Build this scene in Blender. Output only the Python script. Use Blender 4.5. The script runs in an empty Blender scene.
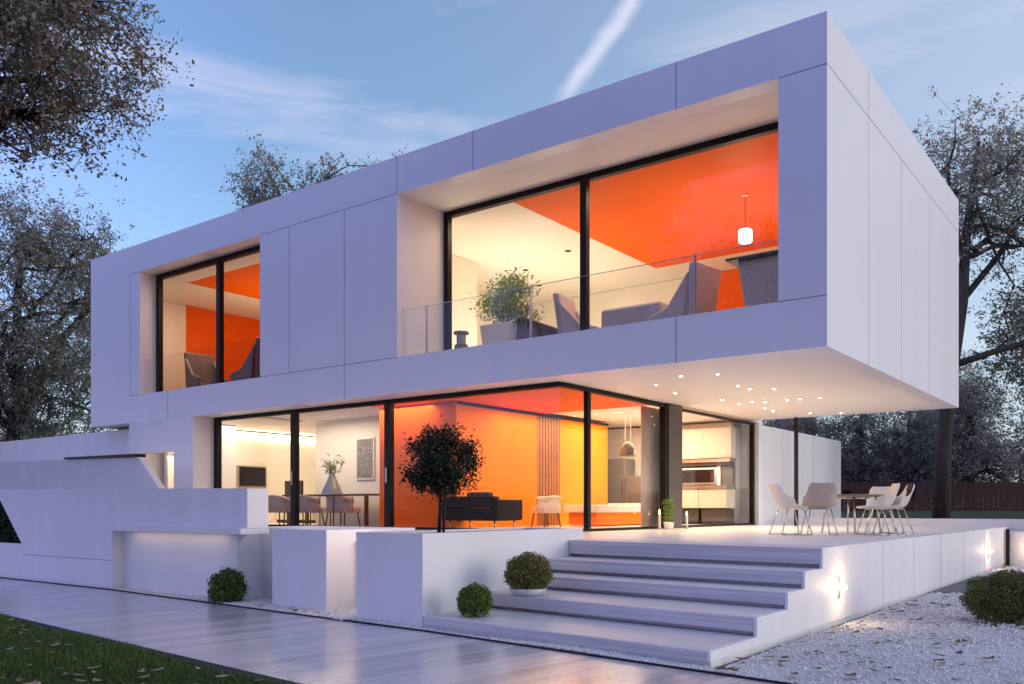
import bpy, math, random
import numpy as np
R = math.radians
rng = np.random.default_rng(7)
random.seed(7)
S = bpy.context.scene
COL = S.collection

# ------------------------------------------------------------------ materials
def new_mat(name):
    m = bpy.data.materials.new(name); m.use_nodes = True
    nt = m.node_tree
    return m, nt, nt.nodes['Principled BSDF']

def N(nt, t, **kw):
    n = nt.nodes.new(t)
    for k, v in kw.items(): setattr(n, k, v)
    return n

def plain(name, col, rough=.5, metal=0, var=.06, scale=3., bump=0., bscale=60., spec=.5, stretch=(1, 1, 1)):
    m, nt, b = new_mat(name)
    tc = N(nt, 'ShaderNodeTexCoord'); mp = N(nt, 'ShaderNodeMapping'); mp.inputs['Scale'].default_value = stretch
    nt.links.new(tc.outputs['Object'], mp.inputs['Vector'])
    ns = N(nt, 'ShaderNodeTexNoise'); ns.inputs['Scale'].default_value = scale; ns.inputs['Detail'].default_value = 5
    nt.links.new(mp.outputs[0], ns.inputs['Vector'])
    rp = N(nt, 'ShaderNodeValToRGB')
    rp.color_ramp.elements[0].position = .3; rp.color_ramp.elements[1].position = .7
    rp.color_ramp.elements[0].color = (*[max(0, c*(1-var)) for c in col], 1)
    rp.color_ramp.elements[1].color = (*[min(1, c*(1+var)) for c in col], 1)
    nt.links.new(ns.outputs['Fac'], rp.inputs['Fac']); nt.links.new(rp.outputs['Color'], b.inputs['Base Color'])
    b.inputs['Roughness'].default_value = rough; b.inputs['Metallic'].default_value = metal
    b.inputs['Specular IOR Level'].default_value = spec
    if bump:
        n2 = N(nt, 'ShaderNodeTexNoise'); n2.inputs['Scale'].default_value = bscale; n2.inputs['Detail'].default_value = 4
        nt.links.new(mp.outputs[0], n2.inputs['Vector'])
        bp = N(nt, 'ShaderNodeBump'); bp.inputs['Strength'].default_value = bump; bp.inputs['Distance'].default_value = .02
        nt.links.new(n2.outputs['Fac'], bp.inputs['Height']); nt.links.new(bp.outputs[0], b.inputs['Normal'])
    return m

def emit(name, col, strength):
    m, nt, b = new_mat(name)
    b.inputs['Base Color'].default_value = (*col, 1)
    b.inputs['Emission Color'].default_value = (*col, 1); b.inputs['Emission Strength'].default_value = strength
    return m

def leafy(name, c0, c1, rough=.55, spec=.3, c2=None, thin=0.):
    m, nt, b = new_mat(name)
    g = N(nt, 'ShaderNodeNewGeometry'); rp = N(nt, 'ShaderNodeValToRGB')
    rp.color_ramp.elements[0].color = (*c0, 1); rp.color_ramp.elements[1].color = (*c1, 1)
    if c2:
        e = rp.color_ramp.elements.new(.86); e.color = (*c1, 1); rp.color_ramp.elements[2].color = (*c2, 1)
    nt.links.new(g.outputs['Random Per Island'], rp.inputs['Fac']); nt.links.new(rp.outputs['Color'], b.inputs['Base Color'])
    b.inputs['Roughness'].default_value = rough; b.inputs['Specular IOR Level'].default_value = spec
    if thin:                                                       # leaves let some light through
        tl = N(nt, 'ShaderNodeBsdfTranslucent'); mx = N(nt, 'ShaderNodeMixShader'); mx.inputs['Fac'].default_value = thin
        nt.links.new(rp.outputs['Color'], tl.inputs['Color']); nt.links.new(b.outputs[0], mx.inputs[1]); nt.links.new(tl.outputs[0], mx.inputs[2])
        nt.links.new(mx.outputs[0], nt.nodes['Material Output'].inputs['Surface'])
    return m

def glass_mat(name, base=.014, edge=.42, tint=(.97, .98, .98), power=5):
    m, nt, b = new_mat(name); nt.nodes.remove(b)
    out = nt.nodes['Material Output']
    tr = N(nt, 'ShaderNodeBsdfTransparent'); tr.inputs['Color'].default_value = (*tint, 1)
    gl = N(nt, 'ShaderNodeBsdfGlossy'); gl.inputs['Roughness'].default_value = .01; gl.inputs['Color'].default_value = (1, 1, 1, 1)
    lw = N(nt, 'ShaderNodeLayerWeight'); lw.inputs['Blend'].default_value = .5
    pw = N(nt, 'ShaderNodeMath', operation='POWER'); pw.inputs[1].default_value = power
    ma = N(nt, 'ShaderNodeMath', operation='MULTIPLY_ADD'); ma.inputs[1].default_value = edge; ma.inputs[2].default_value = base
    mx = N(nt, 'ShaderNodeMixShader')
    nt.links.new(lw.outputs['Facing'], pw.inputs[0]); nt.links.new(pw.outputs[0], ma.inputs[0])
    nt.links.new(ma.outputs[0], mx.inputs['Fac']); nt.links.new(tr.outputs[0], mx.inputs[1]); nt.links.new(gl.outputs[0], mx.inputs[2])
    nt.links.new(mx.outputs[0], out.inputs['Surface'])
    return m

def streak_wood(name, ca, cb, plank, rot, rough0, rough1, along=.35, across=22., gap=True, spec=.5):
    """planks: x across, y along after rotation"""
    m, nt, b = new_mat(name)
    tc = N(nt, 'ShaderNodeTexCoord'); mp = N(nt, 'ShaderNodeMapping'); mp.inputs['Rotation'].default_value = (0, 0, rot)
    nt.links.new(tc.outputs['Object'], mp.inputs['Vector'])
    sx = N(nt, 'ShaderNodeSeparateXYZ'); nt.links.new(mp.outputs[0], sx.inputs[0])
    dv = N(nt, 'ShaderNodeMath', operation='DIVIDE'); dv.inputs[1].default_value = plank; nt.links.new(sx.outputs['X'], dv.inputs[0])
    fl = N(nt, 'ShaderNodeMath', operation='FLOOR'); nt.links.new(dv.outputs[0], fl.inputs[0])
    fr = N(nt, 'ShaderNodeMath', operation='FRACT'); nt.links.new(dv.outputs[0], fr.inputs[0])
    wn = N(nt, 'ShaderNodeTexWhiteNoise', noise_dimensions='1D'); nt.links.new(fl.outputs[0], wn.inputs['W'])
    cb_ = N(nt, 'ShaderNodeCombineXYZ')
    mxx = N(nt, 'ShaderNodeMath', operation='MULTIPLY'); mxx.inputs[1].default_value = across; xz = N(nt, 'ShaderNodeMath', operation='ADD'); nt.links.new(sx.outputs['X'], xz.inputs[0]); nt.links.new(sx.outputs['Z'], xz.inputs[1]); nt.links.new(xz.outputs[0], mxx.inputs[0])
    mxy = N(nt, 'ShaderNodeMath', operation='MULTIPLY'); mxy.inputs[1].default_value = along; nt.links.new(sx.outputs['Y'], mxy.inputs[0])
    wz = N(nt, 'ShaderNodeMath', operation='MULTIPLY'); wz.inputs[1].default_value = 31.; nt.links.new(wn.outputs['Value'], wz.inputs[0])
    nt.links.new(mxx.outputs[0], cb_.inputs[0]); nt.links.new(mxy.outputs[0], cb_.inputs[1]); nt.links.new(wz.outputs[0], cb_.inputs[2])
    ns = N(nt, 'ShaderNodeTexNoise'); ns.inputs['Scale'].default_value = 1.; ns.inputs['Detail'].default_value = 6; ns.inputs['Roughness'].default_value = .6
    nt.links.new(cb_.outputs[0], ns.inputs['Vector'])
    av = N(nt, 'ShaderNodeMath', operation='MULTIPLY_ADD'); av.inputs[1].default_value = .3; nt.links.new(wn.outputs['Value'], av.inputs[0])
    nt.links.new(ns.outputs['Fac'], av.inputs[2])
    sb = N(nt, 'ShaderNodeMath', operation='SUBTRACT'); sb.inputs[1].default_value = .15; nt.links.new(av.outputs[0], sb.inputs[0])
    rp = N(nt, 'ShaderNodeValToRGB'); rp.color_ramp.elements[0].position = .3; rp.color_ramp.elements[1].position = .72
    rp.color_ramp.elements[0].color = (*ca, 1); rp.color_ramp.elements[1].color = (*cb, 1)
    nt.links.new(sb.outputs[0], rp.inputs['Fac'])
    last = rp.outputs['Color']
    if gap:
        lt = N(nt, 'ShaderNodeMath', operation='LESS_THAN'); lt.inputs[1].default_value = .025; nt.links.new(fr.outputs[0], lt.inputs[0])
        mx = N(nt, 'ShaderNodeMix', data_type='RGBA'); mx.inputs['B'].default_value = (*[c*.45 for c in ca], 1)
        nt.links.new(lt.outputs[0], mx.inputs['Factor']); nt.links.new(last, mx.inputs['A']); last = mx.outputs['Result']
    nt.links.new(last, b.inputs['Base Color'])
    mr = N(nt, 'ShaderNodeMapRange'); mr.inputs['To Min'].default_value = rough0; mr.inputs['To Max'].default_value = rough1
    nt.links.new(sb.outputs[0], mr.inputs['Value']); nt.links.new(mr.outputs[0], b.inputs['Roughness'])
    bp = N(nt, 'ShaderNodeBump'); bp.inputs['Strength'].default_value = .22; bp.inputs['Distance'].default_value = .012
    nt.links.new(sb.outputs[0], bp.inputs['Height']); nt.links.new(bp.outputs[0], b.inputs['Normal'])
    b.inputs['Specular IOR Level'].default_value = spec
    return m

M = dict(
    white=plain('white_render', (.76, .75, .79), .55, var=.035, scale=1.6, bump=.05, bscale=90, stretch=(1.6, 1.6, .35)),
    clad=plain('white_cladding', (.75, .74, .80), .42, var=.016, scale=1.3, bump=.015, bscale=25, stretch=(1.8, 1.8, .22)),
    soffit=plain('soffit_plaster', (.80, .77, .75), .6, var=.015, scale=.8),
    stone=plain('pale_terrace_stone', (.74, .72, .72), .32, var=.05, scale=1.6, bump=.03, bscale=40),
    joint=plain('panel_joint', (.24, .23, .33), .7),
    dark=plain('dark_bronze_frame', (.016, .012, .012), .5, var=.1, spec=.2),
    column=plain('dark_panel', (.07, .055, .05), .4),
    orange=plain('orange_paint', (.84, .135, .002), .6, var=.04, scale=.6, spec=.15),
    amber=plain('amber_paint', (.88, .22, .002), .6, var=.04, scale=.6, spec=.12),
    cream=plain('cream_paint', (.80, .765, .70), .6, var=.02, scale=.8),
    floor_in=streak_wood('interior_oak', (.30, .20, .13), (.42, .30, .20), .18, 0, .3, .45),
    step=streak_wood('step_board', (.52, .49, .53), (.76, .73, .77), 5., R(95.08), .4, .55, along=.5, across=26., gap=False),
    path=streak_wood('polished_path_plank', (.40, .37, .41), (.60, .56, .60), .16, R(7), .13, .30, along=.55, across=11., spec=.6),
    kerb=plain('dark_kerb', (.016, .016, .022), .7, spec=.2),
    paving=plain('grey_paving', (.10, .10, .12), .6, var=.2, scale=3, bump=.2),
    soil=plain('soil', (.03, .022, .018), .9, var=.4, scale=30, bump=.6),
    lawn=plain('lawn_soil', (.022, .028, .010), .9, var=.4, scale=8, bump=.5, bscale=20),
    groundm=plain('distant_ground', (.020, .030, .012), .95, var=.35, scale=.15),
    gravel=plain('gravel_base', (.60, .59, .61), .8, var=.35, scale=70, bump=.9, bscale=70),
    bark=plain('bark', (.045, .036, .032), .85, var=.4, scale=9, bump=.8, bscale=14, stretch=(1, 1, .25)),
    barkd=plain('dark_bark', (.020, .015, .014), .85, var=.4, scale=9, bump=.5),
    fence=plain('dark_red_fence', (.055, .016, .018), .75, var=.3, scale=4, stretch=(6, 6, .3)),
    chairshell=plain('warm_white_shell', (.80, .73, .62), .45, var=.03),
    chairtan=plain('tan_shell', (.50, .39, .31), .55, var=.05),
    chrome=plain('chrome', (.55, .50, .48), .22, metal=1),
    tabletop=plain('table_wood', (.22, .16, .12), .4, var=.2, scale=6),
    navy=plain('navy_cloth', (.018, .018, .04), .8),
    black=plain('black_leather', (.008, .006, .006), .6, spec=.15),
    mauve=plain('mauve_fabric', (.42, .31, .28), .85, var=.08, scale=20),
    greyfab=plain('grey_fabric', (.50, .45, .47), .85, var=.1, scale=20),
    walnut=plain('walnut', (.10, .045, .022), .45, var=.25, scale=10, stretch=(1, 8, 8)),
    rib=plain('ribbed_wood', (.30, .10, .018), .5, var=.3, scale=12, stretch=(1, 12, .4)),
    screen=plain('black_screen', (.006, .006, .007), .15),
    cab=plain('cream_cabinet', (.72, .64, .53), .4, var=.03),
    cabgrey=plain('taupe_cabinet', (.17, .14, .135), .45),
    curtain=plain('taupe_curtain', (.58, .49, .44), .85, var=.08, scale=14, stretch=(6, 6, .3)),
    ceramic=plain('white_ceramic', (.75, .73, .72), .35),
    greyglass=plain('smoky_vase', (.30, .33, .32), .12, spec=.8),
    art=plain('grey_print', (.22, .21, .20), .7, var=.75, scale=24),
    steel=plain('brushed_steel', (.42, .40, .39), .35, metal=1),
    pendant=plain('grey_pendant_metal', (.16, .13, .11), .4),
    glass=glass_mat('window_glass'),
    rail=glass_mat('balustrade_glass', base=.010, edge=.28, tint=(.955, .965, .97), power=5),
    bulb=emit('warm_bulb', (1, .74, .42), 20),
    disc=emit('downlight_disc', (1, .83, .62), 70),
    shade=emit('lit_opal_shade', (1, .86, .68), 7),
    cove=emit('cove_strip', (1, .80, .50), 9),
    candle=emit('candle_flame_glow', (1, .72, .25), 9),
    leaf_near=leafy('near_leaf', (.12, .10, .075), (.32, .285, .225), c2=(.60, .58, .55), thin=.45),
    leaf_left=leafy('grey_olive_leaf', (.17, .16, .12), (.40, .38, .30), c2=(.62, .60, .55), thin=.5),
    leaf_right=leafy('silver_leaf', (.20, .18, .135), (.45, .40, .31), c2=(.65, .62, .56), thin=.5),
    leaf_olive=leafy('olive_brown_leaf', (.14, .115, .06), (.33, .28, .16), c2=(.55, .50, .38), thin=.35),
    leaf_dark=leafy('dark_slate_leaf', (.17, .165, .15), (.40, .38, .35), c2=(.64, .62, .60), thin=.5),
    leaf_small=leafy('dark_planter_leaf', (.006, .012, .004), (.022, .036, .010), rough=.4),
    leaf_box=leafy('box_leaf', (.07, .11, .016), (.22, .28, .06), rough=.45, thin=.2),
    leaf_boxbrown=leafy('bronze_box_leaf', (.12, .09, .036), (.24, .26, .06), rough=.45, c2=(.40, .20, .10), thin=.2),
    leaf_mound=leafy('dull_box_leaf', (.07, .08, .02), (.19, .19, .06), rough=.5, thin=.2),
    leaf_wild=leafy('bush_leaf', (.05, .09, .018), (.15, .20, .05), rough=.45, c2=(.30, .34, .15), thin=.2),
    leaf_in=leafy('houseplant_leaf', (.12, .22, .03), (.34, .46, .08), rough=.5, thin=.3),
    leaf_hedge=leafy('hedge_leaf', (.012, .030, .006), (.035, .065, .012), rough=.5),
    grass=leafy('grass_blade', (.022, .056, .010), (.085, .14, .027), rough=.5, c2=(.14, .13, .04)),
    pebble=leafy('white_pebble', (.58, .56, .57), (.86, .84, .85), rough=.7, spec=.3),
    litter=leafy('fallen_leaf', (.06, .030, .018), (.17, .085, .045), rough=.7),
    litter_pale=leafy('pale_fallen_leaf', (.16, .10, .07), (.40, .28, .22), rough=.7),
)

# ------------------------------------------------------------------ mesh helpers
def origin_of(p):
    x = y = z = 0.
    while p is not None:
        x += p.location.x; y += p.location.y; z += p.location.z; p = p.parent
    return np.array((x, y, z))

class MB:
    def __init__(s): s.v = []; s.f = []; s.cut = None
    def second(s): s.cut = len(s.f); return s      # faces from here on take the second material
    def add(s, vs, fs):
        o = len(s.v); s.v += [tuple(map(float, p)) for p in vs]; s.f += [tuple(i+o for i in f) for f in fs]; return s
    def box(s, x0, x1, y0, y1, z0, z1):
        return s.add([(x0, y0, z0), (x1, y0, z0), (x1, y1, z0), (x0, y1, z0), (x0, y0, z1), (x1, y0, z1), (x1, y1, z1), (x0, y1, z1)],
                     [(0, 3, 2, 1), (4, 5, 6, 7), (0, 1, 5, 4), (1, 2, 6, 5), (2, 3, 7, 6), (3, 0, 4, 7)])
    def prism(s, poly, z0, z1):
        n = len(poly)
        vs = [(x, y, z0) for x, y in poly] + [(x, y, z1) for x, y in poly]
        return s.add(vs, [tuple(range(n))[::-1], tuple(range(n, 2*n))] + [(i, (i+1) % n, n+(i+1) % n, n+i) for i in range(n)])
    def prism_y(s, poly, y0, y1):         # poly of (x,z), extruded along y
        n = len(poly)
        vs = [(x, y0, z) for x, z in poly] + [(x, y1, z) for x, z in poly]
        return s.add(vs, [tuple(range(n)), tuple(range(n, 2*n))[::-1]] + [((i+1) % n, i, n+i, n+(i+1) % n) for i in range(n)])
    def prism_x(s, poly, x0, x1):         # poly of (y,z), extruded along x
        n = len(poly)
        vs = [(x0, y, z) for y, z in poly] + [(x1, y, z) for y, z in poly]
        return s.add(vs, [tuple(range(n))[::-1], tuple(range(n, 2*n))] + [(i, (i+1) % n, n+(i+1) % n, n+i) for i in range(n)])
    def tube(s, pts, rad, n=8):
        pts = [np.array(p, float) for p in pts]
        if not hasattr(rad, '__len__'): rad = [rad]*len(pts)
        o = len(s.v); up = np.array((0., 0., 1.))
        for i, p in enumerate(pts):
            d = pts[min(i+1, len(pts)-1)] - pts[max(i-1, 0)]; d = d/(np.linalg.norm(d)+1e-9)
            ref = up if abs(d[2]) < .95 else np.array((1., 0, 0))
            a = np.cross(d, ref); a /= np.linalg.norm(a); b = np.cross(d, a)
            for k in range(n):
                t = 2*math.pi*k/n
                s.v.append(tuple(p + rad[i]*(math.cos(t)*a + math.sin(t)*b)))
        for i in range(len(pts)-1):
            for k in range(n):
                s.f.append((o+i*n+k, o+i*n+(k+1) % n, o+(i+1)*n+(k+1) % n, o+(i+1)*n+k))
        s.f.append(tuple(o+k for k in range(n))[::-1]); s.f.append(tuple(o+(len(pts)-1)*n+k for k in range(n)))
        return s
    def lathe(s, prof, c=(0, 0, 0), n=24):  # prof (r,z)
        o = len(s.v)
        for r_, z in prof:
            for k in range(n):
                t = 2*math.pi*k/n; s.v.append((c[0]+r_*math.cos(t), c[1]+r_*math.sin(t), c[2]+z))
        for i in range(len(prof)-1):
            for k in range(n):
                s.f.append((o+i*n+k, o+i*n+(k+1) % n, o+(i+1)*n+(k+1) % n, o+(i+1)*n+k))
        s.f.append(tuple(o+k for k in range(n))[::-1]); s.f.append(tuple(o+(len(prof)-1)*n+k for k in range(n)))
        return s
    def build(s, name, mat, parent=None, smooth=False, bevel=0, local=False, solid=0, seg=2, mat2=None):
        v = np.array(s.v)
        if parent is not None and not local: v = v - origin_of(parent)
        o = link_mesh(name, v, s.f, mat, parent, smooth, bevel, solid, seg)
        if mat2 is not None:
            o.data.materials.append(mat2)
            for i in range(s.cut, len(s.f)): o.data.polygons[i].material_index = 1
        return o

def link_mesh(name, v, f, mat, parent=None, smooth=False, bevel=0, solid=0, seg=2):
    me = bpy.data.meshes.new(name); me.from_pydata([tuple(p) for p in v], [], f); me.update()
    me.materials.append(mat)
    if smooth: me.polygons.foreach_set('use_smooth', [True]*len(me.polygons))
    o = bpy.data.objects.new(name, me); COL.objects.link(o)
    if parent is not None: o.parent = parent
    if solid:
        md = o.modifiers.new('solid', 'SOLIDIFY'); md.thickness = solid; md.offset = 0
    if bevel:
        md = o.modifiers.new('bevel', 'BEVEL'); md.width = bevel; md.segments = seg; md.limit_method = 'ANGLE'; md.angle_limit = R(35)
    return o

def fast_mesh(name, V, F, mat, parent=None, smooth=False):
    """V (n,3), F (m,k) numpy arrays"""
    me = bpy.data.meshes.new(name); n, m, k = len(V), len(F), F.shape[1]
    me.vertices.add(n); me.vertices.foreach_set('co', np.asarray(V, np.float32).ravel())
    me.loops.add(m*k); me.loops.foreach_set('vertex_index', np.asarray(F, np.int32).ravel())
    me.polygons.add(m); me.polygons.foreach_set('loop_start', np.arange(m, dtype=np.int32)*k)
    if smooth: me.polygons.foreach_set('use_smooth', np.ones(m, bool))
    me.update(calc_edges=True); me.validate()
    me.materials.append(mat)
    o = bpy.data.objects.new(name, me); COL.objects.link(o)
    if parent is not None: o.parent = parent
    return o

def tag(o, label=None, cat=None, group=None, kind=None):
    if label: o['label'] = label
    if cat: o['category'] = cat
    if group: o['group'] = group
    if kind: o['kind'] = kind
    return o

def empty(name, loc, label, cat, rz=0, group=None):
    o = bpy.data.objects.new(name, None); o.location = loc; o.rotation_euler = (0, 0, rz); o.empty_display_size = .2
    COL.objects.link(o); return tag(o, label, cat, group)

def copy_tree(o, parent=None):
    c = o.copy(); COL.objects.link(c); c.parent = parent
    for ch in list(o.children): copy_tree(ch, c)
    return c

def lamp(name, kind, loc, energy, col, parent=None, rot=(0, 0, 0), **kw):
    d = bpy.data.lights.new(name, kind); d.energy = energy; d.color = col
    for k, v in kw.items(): setattr(d, k, v)
    o = bpy.data.objects.new(name, d); COL.objects.link(o)
    o.location = np.array(loc) - (origin_of(parent) if parent is not None else 0); o.rotation_euler = rot
    if parent is not None: o.parent = parent
    return o

WARM = (1., .70, .40)
SOFTW = (1., .80, .56)

# ------------------------------------------------------------------ setting: ground, path, gravel
tag(MB().prism([(-400, -400), (400, -400), (400, 400), (-400, 400)], -.6, -.03).build('ground', M['groundm']), kind='structure')
PATH_FAR = [(-45, 6.90), (-12.9, 6.90), (-12.35, 6.86), (-7.72, 6.58), (-6.03, 6.49), (-3.4, 6.21), (-2.53, 6.12), (3, 5.5), (14, 4.2)]
def far_y(x): return float(np.interp(x, [p[0] for p in PATH_FAR], [p[1] for p in PATH_FAR]))
def near_y(x): return 4.51 - .0877*(x+10.92)
tag(MB().prism([(x, y) for x, y in PATH_FAR] + [(14, near_y(14)), (-45, near_y(-45) if near_y(-45) < 6.85 else 6.85)], -.3, 0).build('path', M['path']), kind='structure')
k = MB()
k.prism([(-28, near_y(-28)), (14, near_y(14)), (14, near_y(14)-.12), (-28, near_y(-28)-.12)], -.1, .022)
tag(k.build('path_kerb', M['kerb'], bevel=.006), kind='structure')
k = MB()
for (x0, y0), (x1, y1) in zip(PATH_FAR[:-1], PATH_FAR[1:]):
    k.prism([(x0, y0+.002), (x1, y1+.002), (x1, y1+.03), (x0, y0+.03)], -.1, .014)
tag(k.build('path_edging', M['kerb']), kind='structure')
tag(MB().prism([(-28, near_y(-28)-.122), (14, near_y(14)-.122), (14, -30), (-28, -30)], -.3, -.004).build('lawn', M['lawn']), kind='structure')
tag(MB().prism([(-12.9, 6.93), (-12.35, 6.9), (-7.72, 6.62), (-6.03, 6.53), (-3.4, 6.25), (-2.53, 6.16), (3, 5.54), (14, 4.24), (14, 21.5), (-2.84, 21.5), (-2.84, 6.33), (-6.2, 6.66), (-6.3, 7.55), (-12.9, 7.55)], -.3, -.008).build('gravel_bed', M['gravel']), kind='structure')
tag(MB().prism([(-2.84, 14.1), (9, 16.6), (9, 18.9), (-2.84, 17.9)], -.2, .010).build('paving', M['paving'], bevel=.004), kind='structure')
blm = plain('back_lawn_green', (.030, .052, .006), .9, var=.35, scale=5, bump=.5)
tag(MB().add([(-9, 22.6, .62), (60, 22.6, .62), (60, 33, 1.12), (-9, 33, 1.12), (-60, 33, 1.12), (-60, 90, 1.3), (60, 90, 1.3), (-60, 31.2, .9), (-9, 31.2, 1.0)],
    [(0, 1, 2, 3, 8), (4, 3, 2, 6, 5), (7, 8, 3, 4)]).build('back_lawn', blm), kind='structure')

def in_poly(P, poly):
    x, y = P[:, 0], P[:, 1]; c = np.zeros(len(P), bool); n = len(poly)
    for i in range(n):
        x0, y0 = poly[i]; x1, y1 = poly[(i+1) % n]
        t = ((y0 > y) != (y1 > y)) & (x < (x1-x0)*(y-y0)/((y1-y0) if y1 != y0 else 1e-9)+x0); c ^= t
    return c

def rot_mats(n, rg, tilt=1.0):
    q = rg.normal(size=(n, 4)); q[:, 1:3] *= tilt; q /= np.linalg.norm(q, axis=1)[:, None]
    w, x, y, z = q.T
    return np.stack([np.stack([1-2*(y*y+z*z), 2*(x*y-z*w), 2*(x*z+y*w)], -1), np.stack([2*(x*y+z*w), 1-2*(x*x+z*z), 2*(y*z-x*w)], -1),
                     np.stack([2*(x*z-y*w), 2*(y*z+x*w), 1-2*(x*x+y*y)], -1)], 1)

# pebbles
OCT = np.array([(1, 0, 0), (0, 1, 0), (-1, 0, 0), (0, -1, 0), (0, 0, .75), (0, 0, -.75)], float)
OCF = np.array([(0, 1, 4), (1, 2, 4), (2, 3, 4), (3, 0, 4), (1, 0, 5), (2, 1, 5), (3, 2, 5), (0, 3, 5)])
def pebbles(P, size):
    n = len(P); Rm = rot_mats(n, rng)
    base = OCT[None]*(.75+.5*rng.random((n, 6, 1)))*np.stack([1+.4*rng.random(n), np.ones(n), .8+.2*rng.random(n)], -1)[:, None, :]
    V = np.einsum('nij,nkj->nki', Rm, base)*size[:, None, None] + P[:, None, :]
    F = OCF[None] + (np.arange(n)*6)[:, None, None]
    return V.reshape(-1, 3), F.reshape(-1, 3)
def scatter(poly, n):
    a = np.array(poly); lo, hi = a.min(0), a.max(0)
    P = lo + rng.random((n, 2))*(hi-lo); return P[in_poly(P, poly)]
g_right = [(-2.82, 6.21), (-2.5, 6.18), (.5, 5.84), (9.5, 11), (9.5, 21.4), (-2.82, 21.4)]
pts = []
for y0, y1, n, s0 in ((5.4, 8.2, 42000, .0105), (8.2, 11, 30000, .013), (11, 15, 20000, .017), (15, 21.4, 16000, .024)):
    P = scatter(g_right, n*3); P = P[(P[:, 1] >= y0) & (P[:, 1] < y1) & (P[:, 0] < .62*P[:, 1]-3.2+2.6)]
    slab = (P[:, 1] > 14.1+.211*(P[:, 0]+2.84)) & (P[:, 1] < 17.9+.0845*(P[:, 0]+2.84)); P = P[~slab][:n]
    pts.append((P, s0))
P = scatter([(-12.85, 6.94), (-12.35, 6.91), (-7.72, 6.61), (-7.3, 6.55), (-7.3, 6.9), (-7.3, 7.5), (-12.85, 7.5)], 26000); pts.append((P, .015))
P = scatter([(-7.72, 6.625), (-6.03, 6.535), (-3.4, 6.255), (-2.7, 6.185), (-2.86, 6.40), (-6.2, 6.69), (-7.3, 6.72)], 16000); pts.append((P, .0125))
Vs, Fs, o = [], [], 0
for P, s0 in pts:
    n = len(P); sz = s0*(.6+.8*rng.random(n))
    mound = .012*np.sin(P[:, 0]*2.1+1)*np.sin(P[:, 1]*1.7)
    V, F = pebbles(np.column_stack([P, sz*.35+mound]), sz); Vs.append(V); Fs.append(F+o); o += len(V)
tag(fast_mesh('gravel', np.vstack(Vs), np.vstack(Fs), M['pebble']), 'white pebble gravel around the terrace and steps', 'gravel', kind='stuff')

# fallen leaves: curled five-sided leaf faces
def leaves_on_ground(name, P, size, mat, label, lift=.02):
    n = len(P); shp = np.array([(-1, 0, .15), (-.3, .5, .0), (.6, .35, .08), (1.1, 0, .25), (.6, -.4, .05), (-.3, -.5, .02)])
    a = rng.random(n)*6.283; c, s_ = np.cos(a), np.sin(a)
    base = shp[None]*(.7+.6*rng.random((n, 6, 1))); base[:, :, 2] *= (rng.random((n, 1))*2)
    V = np.empty_like(base); V[..., 0] = base[..., 0]*c[:, None]-base[..., 1]*s_[:, None]; V[..., 1] = base[..., 0]*s_[:, None]+base[..., 1]*c[:, None]; V[..., 2] = base[..., 2]
    V = V*size[:, None, None]; V[..., :2] += P[:, None, :]; V[..., 2] += lift
    F = np.arange(6)[None] + (np.arange(n)*6)[:, None]
    return tag(fast_mesh(name, V.reshape(-1, 3), F, mat), label, 'leaves', kind='stuff')
cl = []
for cx, cy, n in ((-2.0, 8.4, 7), (-1.65, 8.9, 5), (-2.25, 7.5, 6), (-1.9, 7.1, 4), (-1.2, 8.0, 5), (-2.5, 6.7, 4), (-1.4, 10.2, 4), (-2.2, 10.3, 5), (-.9, 9.4, 3), (-.6, 7.6, 4), (-2.45, 9.2, 4), (-1.6, 7.6, 3), (-1.0, 6.9, 3), (-2.3, 12.1, 5), (-1.8, 12.8, 3), (-2.1, 13.4, 3), (-1.75, 6.5, 3), (-.3, 8.6, 3), (.4, 10.4, 3)):
    cl.append(np.column_stack([cx+rng.normal(size=n)*.13, cy+rng.normal(size=n)*.10]))
cl.append(np.column_stack([-8.3+rng.normal(size=9)*.35, 6.82+rng.normal(size=9)*.05])); cl.append(np.column_stack([-2.75+.14*rng.random(7), 6.23+.05*rng.random(7)]))
cl.append(np.column_stack([-2.7+3.6*rng.random(110)**1.6, 6.35+6.5*rng.random(110)]))
P = np.vstack(cl); leaves_on_ground('fallen_leaves', P, .022+.045*rng.random(len(P))**1.5, M['litter'], 'dry brown fallen leaves scattered on the white gravel', lift=.028)
P = np.column_stack([-14+11*rng.random(420), 1.5+3*rng.random(420)]); P = P[P[:, 1] < near_y(P[:, 0])-.2]
leaves_on_ground('fallen_leaves', P, .03+.035*rng.random(len(P)), M['litter_pale'], 'pale dry fallen leaves lying in the dark front lawn', lift=.05)

# grass blades on the front lawn
P = np.column_stack([-15+13*rng.random(520000), .8+4.6*rng.random(520000)])
P = P[P[:, 1] < near_y(P[:, 0])-.14]
dd = -P[:, 0]*.6035+P[:, 1]*.797; ll = (P[:, 0]*.797+P[:, 1]*.6035)/np.maximum(dd, .1)
P = P[(dd > 4.5) & (ll > -.72) & (ll < -.1)][:150000]
n = len(P); h = .035+.05*rng.random(n); a = rng.random(n)*6.283; w = .004+.004*rng.random(n); ln = .03*rng.normal(size=(n, 2))
patch = .6+.6*(.5+.5*np.sin(P[:, 0]*2.3+np.sin(P[:, 1]*3.1)*1.5)); h *= patch
V = np.zeros((n, 3, 3)); V[:, 0, :2] = P+np.column_stack([np.cos(a), np.sin(a)])*w[:, None]; V[:, 1, :2] = P-np.column_stack([np.cos(a), np.sin(a)])*w[:, None]
V[:, 2, :2] = P+ln; V[:, 2, 2] = h; V[:, :2, 2] = -.01
tag(fast_mesh('grass', V.reshape(-1, 3), np.arange(3)[None]+(np.arange(n)*3)[:, None], M['grass']), 'short dark green grass of the front lawn beside the path', 'grass', kind='stuff')

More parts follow.
